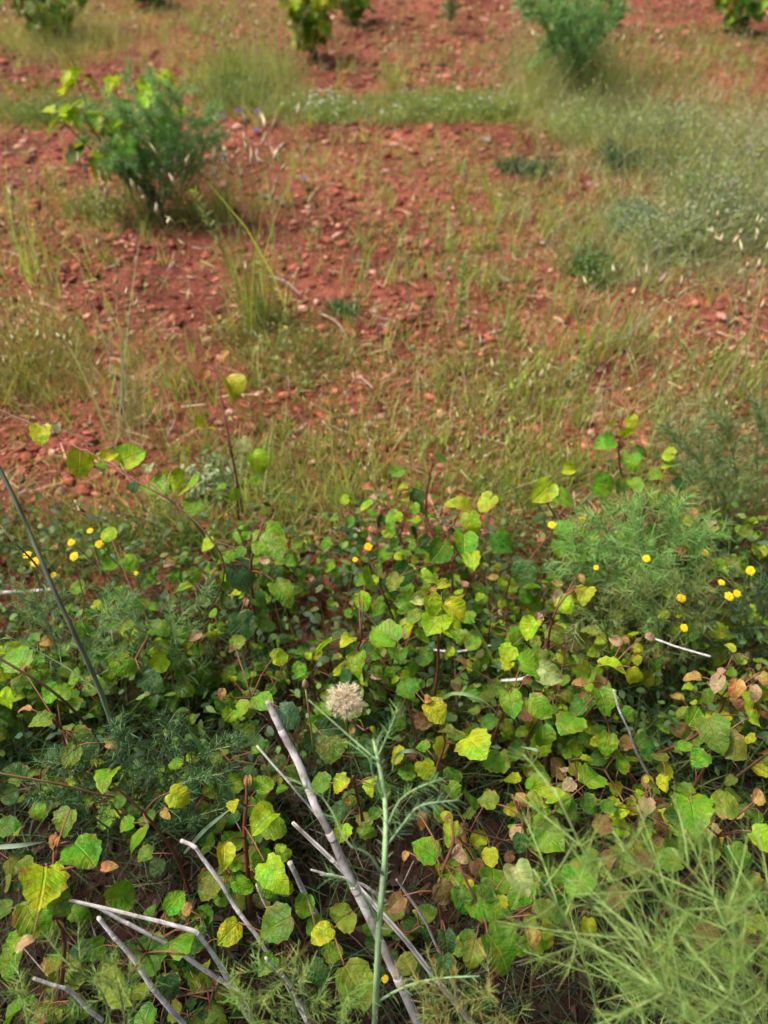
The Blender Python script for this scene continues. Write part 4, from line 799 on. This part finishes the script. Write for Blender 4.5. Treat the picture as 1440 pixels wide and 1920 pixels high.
# ------------------------------------------------------------------ white flowering weed band
def weed_patch(label, cx, cy, rx, ry, n, L, cols, nfl=0, fl_c=(.75, .74, .70), name='low_weed', w=.006, leafy=0, fs=.006):
    c0 = ground_pt(cx, cy); root = thing(name, c0, label, 'weed'); mb = MB(); P = blob_px(cx, cy, rx, ry, n); Pc = clump(P, 4, .015)
    blades(mb, Pc, L, w, cols, .5, .6)
    if leafy:
        Q = np.repeat(P, leafy, 0)+rng.normal(size=(n*leafy, 3))*[.03, .03, 0]; Q[:, 2] = gz(Q[:, 0], Q[:, 1])+rng.uniform(.1, 1, len(Q))*L
        mb.ribbons(Q, norm(rng.normal(size=(len(Q), 3))*[1, 1, .5]), .026, .010, (0, 0, -.2), mixc(cols, len(Q), .2), 4, leafy=True, flat=np.array([[0, 0, 1.]])+rng.normal(size=(len(Q), 3))*.4)
    mb.build('foliage', M_PLANT, parent=root, origin=c0)['kind'] = 'stuff'
    if nfl:
        fb = MB(); Pf = P[rng.integers(0, n, nfl)]+rng.normal(size=(nfl, 3))*[.02, .02, 0]; Pf[:, 2] = gz(Pf[:, 0], Pf[:, 1])+L*rng.uniform(.6, 1.1, nfl)
        Q = np.repeat(Pf, 5, 0); an = np.tile(np.arange(5)*1.2566, nfl); d = np.stack([np.cos(an), np.sin(an)-.2, .35+0*an], 1)
        fb.ribbons(Q, d, fs*rng.uniform(.8, 1.3, len(Q)), fs*.8, (0, 0, -.1), jit(fl_c, len(Q), .06, .02), 1, tip=.8, flat=np.repeat(np.array([[0, 0, 1.]]), len(Q), 0))
        fb.build('blossoms', M_PETAL, parent=root, origin=c0)['kind'] = 'stuff'
    return root
WG = [(.22, .31, .09), (.16, .26, .07), (.28, .32, .12)]
weed_patch('low green weed with many tiny white flowers behind the near grapevine', 605, 208, 62, 22, 150, .09, WG, 42, leafy=3, fs=.009)
weed_patch('low green weed with few white flowers in the middle of the green strip', 790, 210, 110, 24, 170, .09, WG, 14, leafy=3, fs=.009)
weed_patch('low green weed at the right end of the green strip', 920, 205, 60, 20, 110, .1, WG, 8, leafy=3, fs=.01)
weed_patch('bushy dark green weed at the left end of the green strip', 440, 185, 60, 25, 110, .16, [(.08, .15, .04), (.12, .18, .05)], 0, leafy=4)
weed_patch('dark bluish green flat weed in front of the tall pale grass', 985, 318, 48, 14, 90, .07, [(.035, .085, .04), (.05, .11, .05)], 0, leafy=5)
weed_patch('dark green leafy weed beside the pale grass patch at right', 1155, 305, 28, 16, 70, .10, [(.03, .085, .03), (.05, .12, .035)], 0, leafy=6)
weed_patch('dark green weed at the foot of the pale grass at far right', 1290, 315, 150, 18, 240, .10, [(.07, .14, .055), (.10, .17, .065)], 0, leafy=5)
weed_patch('bluish green thistly weed left of the grey green herb bush', 1185, 420, 45, 20, 90, .11, [(.12, .22, .13), (.18, .28, .18)], 0, leafy=5)
weed_patch('small bright green tuft in front of the bluish thistly weed', 1110, 515, 34, 22, 80, .12, [(.08, .17, .04), (.12, .2, .05)], 0, leafy=3)
weed_patch('small bluish green rosette on bare soil in the middle', 642, 580, 30, 10, 50, .07, [(.06, .16, .07), (.09, .2, .09)], 0)
weed_patch('spreading grey green herb bush at the right edge of the field', 1370, 430, 85, 45, 220, .22, [(.30, .34, .20), (.36, .39, .24), (.2, .25, .13), (.1, .17, .07)], 0, leafy=2)
weed_patch('pale bushy herb behind the grey green herb at the right edge', 1400, 300, 70, 40, 190, .24, [(.40, .39, .25), (.32, .34, .2)], 14, (.6, .55, .45), leafy=2)
SV = [(.34, .38, .22), (.40, .42, .26), (.24, .30, .15)]
weed_patch('silvery green herb in front of the bluish thistly weed', 1265, 470, 70, 34, 130, .2, SV+[(.12, .2, .08)], 0, leafy=2)
weed_patch('silvery herb between the dark weed and the herb bush at right', 1320, 370, 80, 34, 150, .22, SV+[(.12, .2, .08)], 0, leafy=2)
weed_patch('pale silvery herb above the dark weed at far right', 1250, 255, 90, 36, 260, .18, [(.40, .41, .25), (.30, .36, .18), (.14, .22, .08)], 0, leafy=2)
weed_patch('soft green herb at the foot of the large far grapevine', 1110, 245, 80, 30, 200, .16, [(.26, .36, .14), (.34, .40, .2)], 0, leafy=2)
weed_patch('dark green weed behind the near grapevine at the left edge', 70, 215, 110, 14, 140, .12, [(.13, .22, .06), (.20, .26, .09)], 0, leafy=3)
weed_patch('low olive weed on the soil below the near grapevine', 180, 390, 60, 26, 90, .09, [OLIVE, (.12, .14, .05)], 0, leafy=3)
weed_patch('thin olive weed in the middle of the bare field', 480, 625, 80, 34, 60, .1, [OLIVE, (.2, .24, .08), BROWNG], 0, leafy=1)
weed_patch('low olive weed beside the foot of the tall bright grass blades', 560, 680, 90, 36, 70, .08, [OLIVE, (.18, .22, .07)], 0, leafy=1)
weed_patch('small pale green weed at the rear of the thicket behind folded lime leaves', 405, 910, 40, 22, 70, .1, [(.16, .24, .09), GREYG], 0, leafy=3)

# ------------------------------------------------------------------ grass clumps that stand out
def grass_clump(label, px, py, n, L, spread, cols, lean=.25, w=.005, hd=0, hl=.05, hw=.008, hcols=(PALE, STRAW), droop=.35, name='grass_clump'):
    c0 = ground_pt(px, py); root = thing(name, c0, label, 'grass'); mb = MB()
    P = np.repeat(c0[None], n, 0)+rng.normal(size=(n, 3))*[spread, spread, 0]; P[:, 2] = gz(P[:, 0], P[:, 1])
    blades(mb, P, L, w, cols, lean, droop, 3); mb.build('blades', M_PLANT, parent=root, origin=c0)['kind'] = 'stuff'
    if hd:
        hb = MB(); P = np.repeat(c0[None], hd, 0)+rng.normal(size=(hd, 3))*[spread*1.2, spread, 0]; P[:, 2] = gz(P[:, 0], P[:, 1])
        heads(hb, P, L*1.35, cols, hl, hw, lean*.8, hcols); hb.build('seed_stalks', M_DRY, parent=root, origin=c0)['kind'] = 'stuff'
grass_clump('yellowing grass clump with pale spikes at the foot of the near grapevine', 385, 405, 190, .20, .09, [OLIVE, (.25, .22, .05), GREEN], .35, .005, 26, .06, .010, ((.62, .50, .34), (.5, .42, .26)))
grass_clump('barley like pale spikes in front of the near grapevine', 300, 415, 60, .24, .12, [GREEN, OLIVE, BLUEG], .3, .004, 60, .065, .011, ((.66, .54, .40), (.52, .44, .28)))
grass_clump('tall pale spikes right of the near grapevine', 480, 400, 60, .26, .10, [OLIVE, PALE], .25, .004, 24, .07, .011, ((.62, .50, .36), (.56, .44, .30)))
grass_clump('tall bright green grass blades rising out of a thin olive weed', 485, 610, 70, .42, .05, [LGREEN, (.20, .26, .09), OLIVE], .16, .007, 8, .05, .007)
grass_clump('thin tall grass clump leaning left at the far left of the field', 70, 520, 22, .40, .05, [GREYG, LGREEN], .2, .006, 4)
grass_clump('thin tall seeding weed in front of the olive grass on the left', 235, 830, 22, .44, .05, [GREYG, (.18, .24, .10)], .22, .005, 8, .03, .006)
grass_clump('bright upright yellow green blades in the middle right', 1100, 690, 14, .24, .02, [(.30, .38, .06), (.24, .34, .05)], .14, .011, 0, droop=.2)
grass_clump('tall green grass clump right of the bright upright blades', 1165, 660, 70, .22, .06, [LGREEN, OLIVE, GREYG], .25, .005, 10)
grass_clump('green grass clump in front of the bare patch on the right', 960, 760, 60, .16, .06, [LGREEN, OLIVE], .3, .006, 8)
grass_clump('tall green grass at the left edge of the green strip', 430, 165, 90, .28, .10, [LGREEN, OLIVE, GREEN], .2, .007, 14)
grass_clump('tall pale grass between the green strip and the bright far vine', 500, 160, 110, .42, .12, [GREYG, PALE, LGREEN], .18, .006, 30, .05, .008)
grass_clump('pale tall grass standing in front of the large far grapevine', 1050, 165, 160, .34, .16, [GREYG, PALE, OLIVE], .2, .006, 70, .05, .008)
grass_clump('pale grass leaning out left of the large far grapevine', 975, 140, 110, .34, .10, [GREYG, PALE], .2, .006, 40, .05, .008)
grass_clump('green grass standing right of the large far grapevine', 1150, 170, 90, .30, .12, [OLIVE, PALE, GREEN], .2, .006, 30)
grass_clump('olive grass around the shrub at the top left corner', 60, 95, 130, .28, .18, [OLIVE, PALE, GREEN], .3, .006, 40)
grass_clump('olive grass right of the shrub at the top left corner', 180, 80, 110, .24, .16, [OLIVE, PALE], .3, .006, 30)
grass_clump('small green grass clump in the top middle of the field', 735, 165, 36, .24, .05, [LGREEN, PALE], .2, .008, 6)
grass_clump('dry pale grass at the right edge below the herb bush', 1400, 560, 60, .22, .10, [PALE, STRAW, GREYG], .3, .005, 20)
grass_clump('tall thin grass leaning in at right above the dark bushy weed', 1390, 760, 80, .34, .10, [LGREEN, OLIVE, GREYG], .3, .005, 16)
grass_clump('dense olive yellow grass mound at the left edge of the field', 35, 720, 260, .16, .11, [OLIVE, (.22, .19, .05), BROWNG], .4, .005, 50, .03, .005)

# a single leafy weed standing upright on the soil
def upright_weed(label, px, py, h, n, cols, lw=.012, ll=.04, name='upright_weed', stem_c=(.2, .26, .08), spread=.6, lean=(0, 0)):
    c0 = ground_pt(px, py); root = thing(name, c0, label, 'weed'); S = curve([c0, c0+[lean[0]*.5, lean[1]*.5, h*.5], c0+[lean[0], lean[1], h]], 12)
    mb = MB(); mb.tube(S, np.linspace(.005, .002, 12), stem_c, 6); mb.build('stem', M_STEM, parent=root, origin=c0, smooth=True)
    t = np.linspace(.15, 1, n)*10.99; i = t.astype(int); an = np.arange(n)*2.4; d = np.stack([np.cos(an)*spread, np.sin(an)*spread, .7+0*an], 1)
    fb = MB(); fb.ribbons(S[i]+(S[i+1]-S[i])*(t-i)[:, None], d, ll*rng.uniform(.7, 1.2, n), lw, np.stack([np.cos(an)*.2, np.sin(an)*.2, -.2+0*an], 1), mixc(cols, n), 2, tip=.25); fb.build('foliage', M_PLANT, parent=root, origin=c0)['kind'] = 'stuff'
upright_weed('upright pale green leafy weed alone in the middle of the field', 858, 640, .36, 46, [(.28, .36, .10), (.22, .32, .08)], lw=.013, ll=.035)
upright_weed('grey green upright weed at the top edge left of the large far grapevine', 842, 62, .55, 90, [(.26, .30, .17), (.20, .26, .13)], lw=.03, ll=.11)
upright_weed('thin leafy weed at the left edge behind the olive grass mound', 30, 470, .30, 30, [(.2, .26, .1), GREYG], lw=.01, ll=.035, lean=(.08, 0))
upright_weed('thin leafy weed leaning left of the bluish rosette', 430, 500, .34, 34, [(.26, .32, .1), LGREEN], lw=.012, ll=.04, lean=(-.10, 0))

# ------------------------------------------------------------------ grapevines
def grapevine(label, px, py, H, W, shoots, nl, cols, trunk_h=.22, leaf=(.06, .10), tips='lime', seed=0, tip_dirs=None, bright=None):
    r = np.random.default_rng(900+seed); c0 = ground_pt(px, py); root = thing('grapevine', c0, label, 'grapevine', 'grapevines in the field')
    top = c0+np.array([r.normal()*.03, r.normal()*.03, trunk_h]); mb = MB()
    T = curve([c0-[0, 0, .03], c0+[.025, .01, trunk_h*.45], top], 9); mb.tube(T, np.array([.045, .038, .032, .036, .03, .034, .03, .036, .026]), (.07, .05, .04), 9); mb.build('trunk', M_CANE, parent=root, origin=c0, smooth=True)
    for s in range(shoots):
        if tip_dirs: dx, dy, hh = tip_dirs[s % len(tip_dirs)]
        else: a = s/shoots*6.283+r.normal()*.3; dx, dy, hh = math.cos(a)*W*.5*r.uniform(.5, 1), math.sin(a)*W*.5*r.uniform(.4, 1), H*r.uniform(.7, 1.05)
        tip = c0+np.array([dx, dy, hh]); S = curve([top, top+(tip-top)*.35+np.array([dx*.15, dy*.15, .0]), top+(tip-top)*.75+np.array([dx*.1, dy*.1, 0]), tip], 12)
        sm = MB(); sm.tube(S, np.linspace(.007, .003, 12), (.16, .17, .05), 6); so = sm.build('shoot', M_STEM, parent=root, origin=c0, smooth=True)
        ns = nl+(5 if bright and s in bright else 0)
        for k in range(ns):
            t = (k+r.random())/ns; q = S[min(11, int((.08+.92*t)*11.99))]; a = r.uniform(0, 6.28); d = np.array([math.cos(a), math.sin(a), r.uniform(-.2, .5)])
            bt = bool(bright) and s in bright; size = (leaf[0]+(leaf[1]-leaf[0])*r.random())*(1-.5*t**2)*(1.12 if bt else 1); p = q+d*size*r.uniform(.5, .95)
            key = tips if (t > .72 or (bright and s in bright and r.random() < .8)) else cols[r.integers(len(cols))]
            add_leaf(root, c0, p, size, np.array(LC[key])*(1 if t <= .72 else 1.15), norm(np.array([d[0]*.5, d[1]*.5-.3, .8])+r.normal(size=3)*.35), d+np.array([0, 0, -.4]), GRAPE)
    return c0
c = grapevine('near grapevine on the left with bright lime shoot tips', 285, 405, .68, .8, 8, 7, ['mid', 'green', 'green', 'mid'], .2, (.07, .11), 'lime', 1,
    tip_dirs=[(-.34, .0, .50), (-.25, .10, .64), (-.18, -.10, .54), (.12, .08, .62), (.18, -.02, .63), (-.08, .15, .58), (.02, -.15, .48), (.24, .12, .46)], bright=(0, 1, 4))
feathery('dark feathery green weed growing up through the near grapevine',
    [[(300, 410, .0), (300, 330, .22), (290, 260, .42), (280, 180, .60)], [(310, 412, .0), (330, 330, .22), (350, 260, .40), (375, 210, .52)], [(285, 412, .0), (260, 330, .22), (245, 270, .38), (235, 200, .55)], [(300, 415, .0), (310, 340, .2), (320, 260, .4), (320, 180, .6)], [(315, 415, .0), (350, 350, .18), (375, 300, .3), (395, 250, .42)], [(270, 415, .0), (240, 350, .18), (230, 320, .25), (215, 290, .34)], [(290, 412, .0), (270, 320, .24), (250, 230, .46), (245, 150, .66)], [(300, 412, .0), (320, 320, .24), (335, 240, .45), (345, 165, .63)], [(295, 412, .0), (290, 320, .26), (285, 240, .45), (300, 145, .67)], [(280, 412, .0), (240, 310, .26), (205, 240, .42), (190, 200, .52)], [(310, 412, .0), (355, 320, .24), (375, 260, .38), (390, 195, .54)]],
    [(.20, .40, .15), (.25, .44, .18), (.15, .31, .12)], nb=18, bl=.17, nl=42, L=.045, w=.0032, name='feathery_weed', r=.004)
grapevine('bright lime far grapevine on a dark trunk near the top middle', 583, 112, .58, .46, 11, 14, ['lime', 'green', 'lime', 'yellow'], .08, (.07, .11), 'yellow', 2)
grapevine('large far grapevine behind tall pale grass at the top right', 1075, 140, .95, .8, 8, 9, ['green', 'green', 'mid', 'olive'], .1, (.07, .11), 'green', 3)
feathery('feathery green weed tangled in the large far grapevine', [[(1075, 140, 0), (1065, 80, .3), (1050, 20, .55)], [(1085, 140, 0), (1100, 80, .3), (1120, 20, .55)], [(1060, 140, 0), (1040, 90, .25), (1020, 40, .45)], [(1080, 140, 0), (1080, 70, .34), (1080, 0, .62)], [(1070, 140, 0), (1030, 60, .38), (1000, -10, .62)], [(1085, 140, 0), (1120, 60, .38), (1155, -10, .62)], [(1075, 140, 0), (1060, 50, .42), (1050, -30, .72)], [(1085, 140, 0), (1105, 50, .42), (1125, -30, .72)]],
    [(.24, .42, .17), (.18, .34, .13)], nb=16, bl=.24, nl=46, L=.06, w=.007, name='feathery_weed', r=.005)
grapevine('far grapevine with lime leaves in the top right corner', 1390, 58, .5, .8, 9, 10, ['green', 'lime', 'mid'], .04, (.08, .12), 'lime', 4)
grapevine('dark shrubby grapevine inside olive grass at the top left', 112, 80, .5, .85, 12, 10, ['mid', 'olive', 'green'], .06, (.07, .11), 'lime', 5)
grapevine('dim far grapevine behind the bright lime one', 662, 46, .5, .5, 8, 9, ['mid', 'green', 'olive'], .04, (.08, .12), 'green', 6)
grapevine('farthest grapevine whose dark foot shows at the top left edge', 290, 14, .5, .6, 8, 9, ['mid', 'dark', 'green'], .04, (.08, .12), 'green', 7)
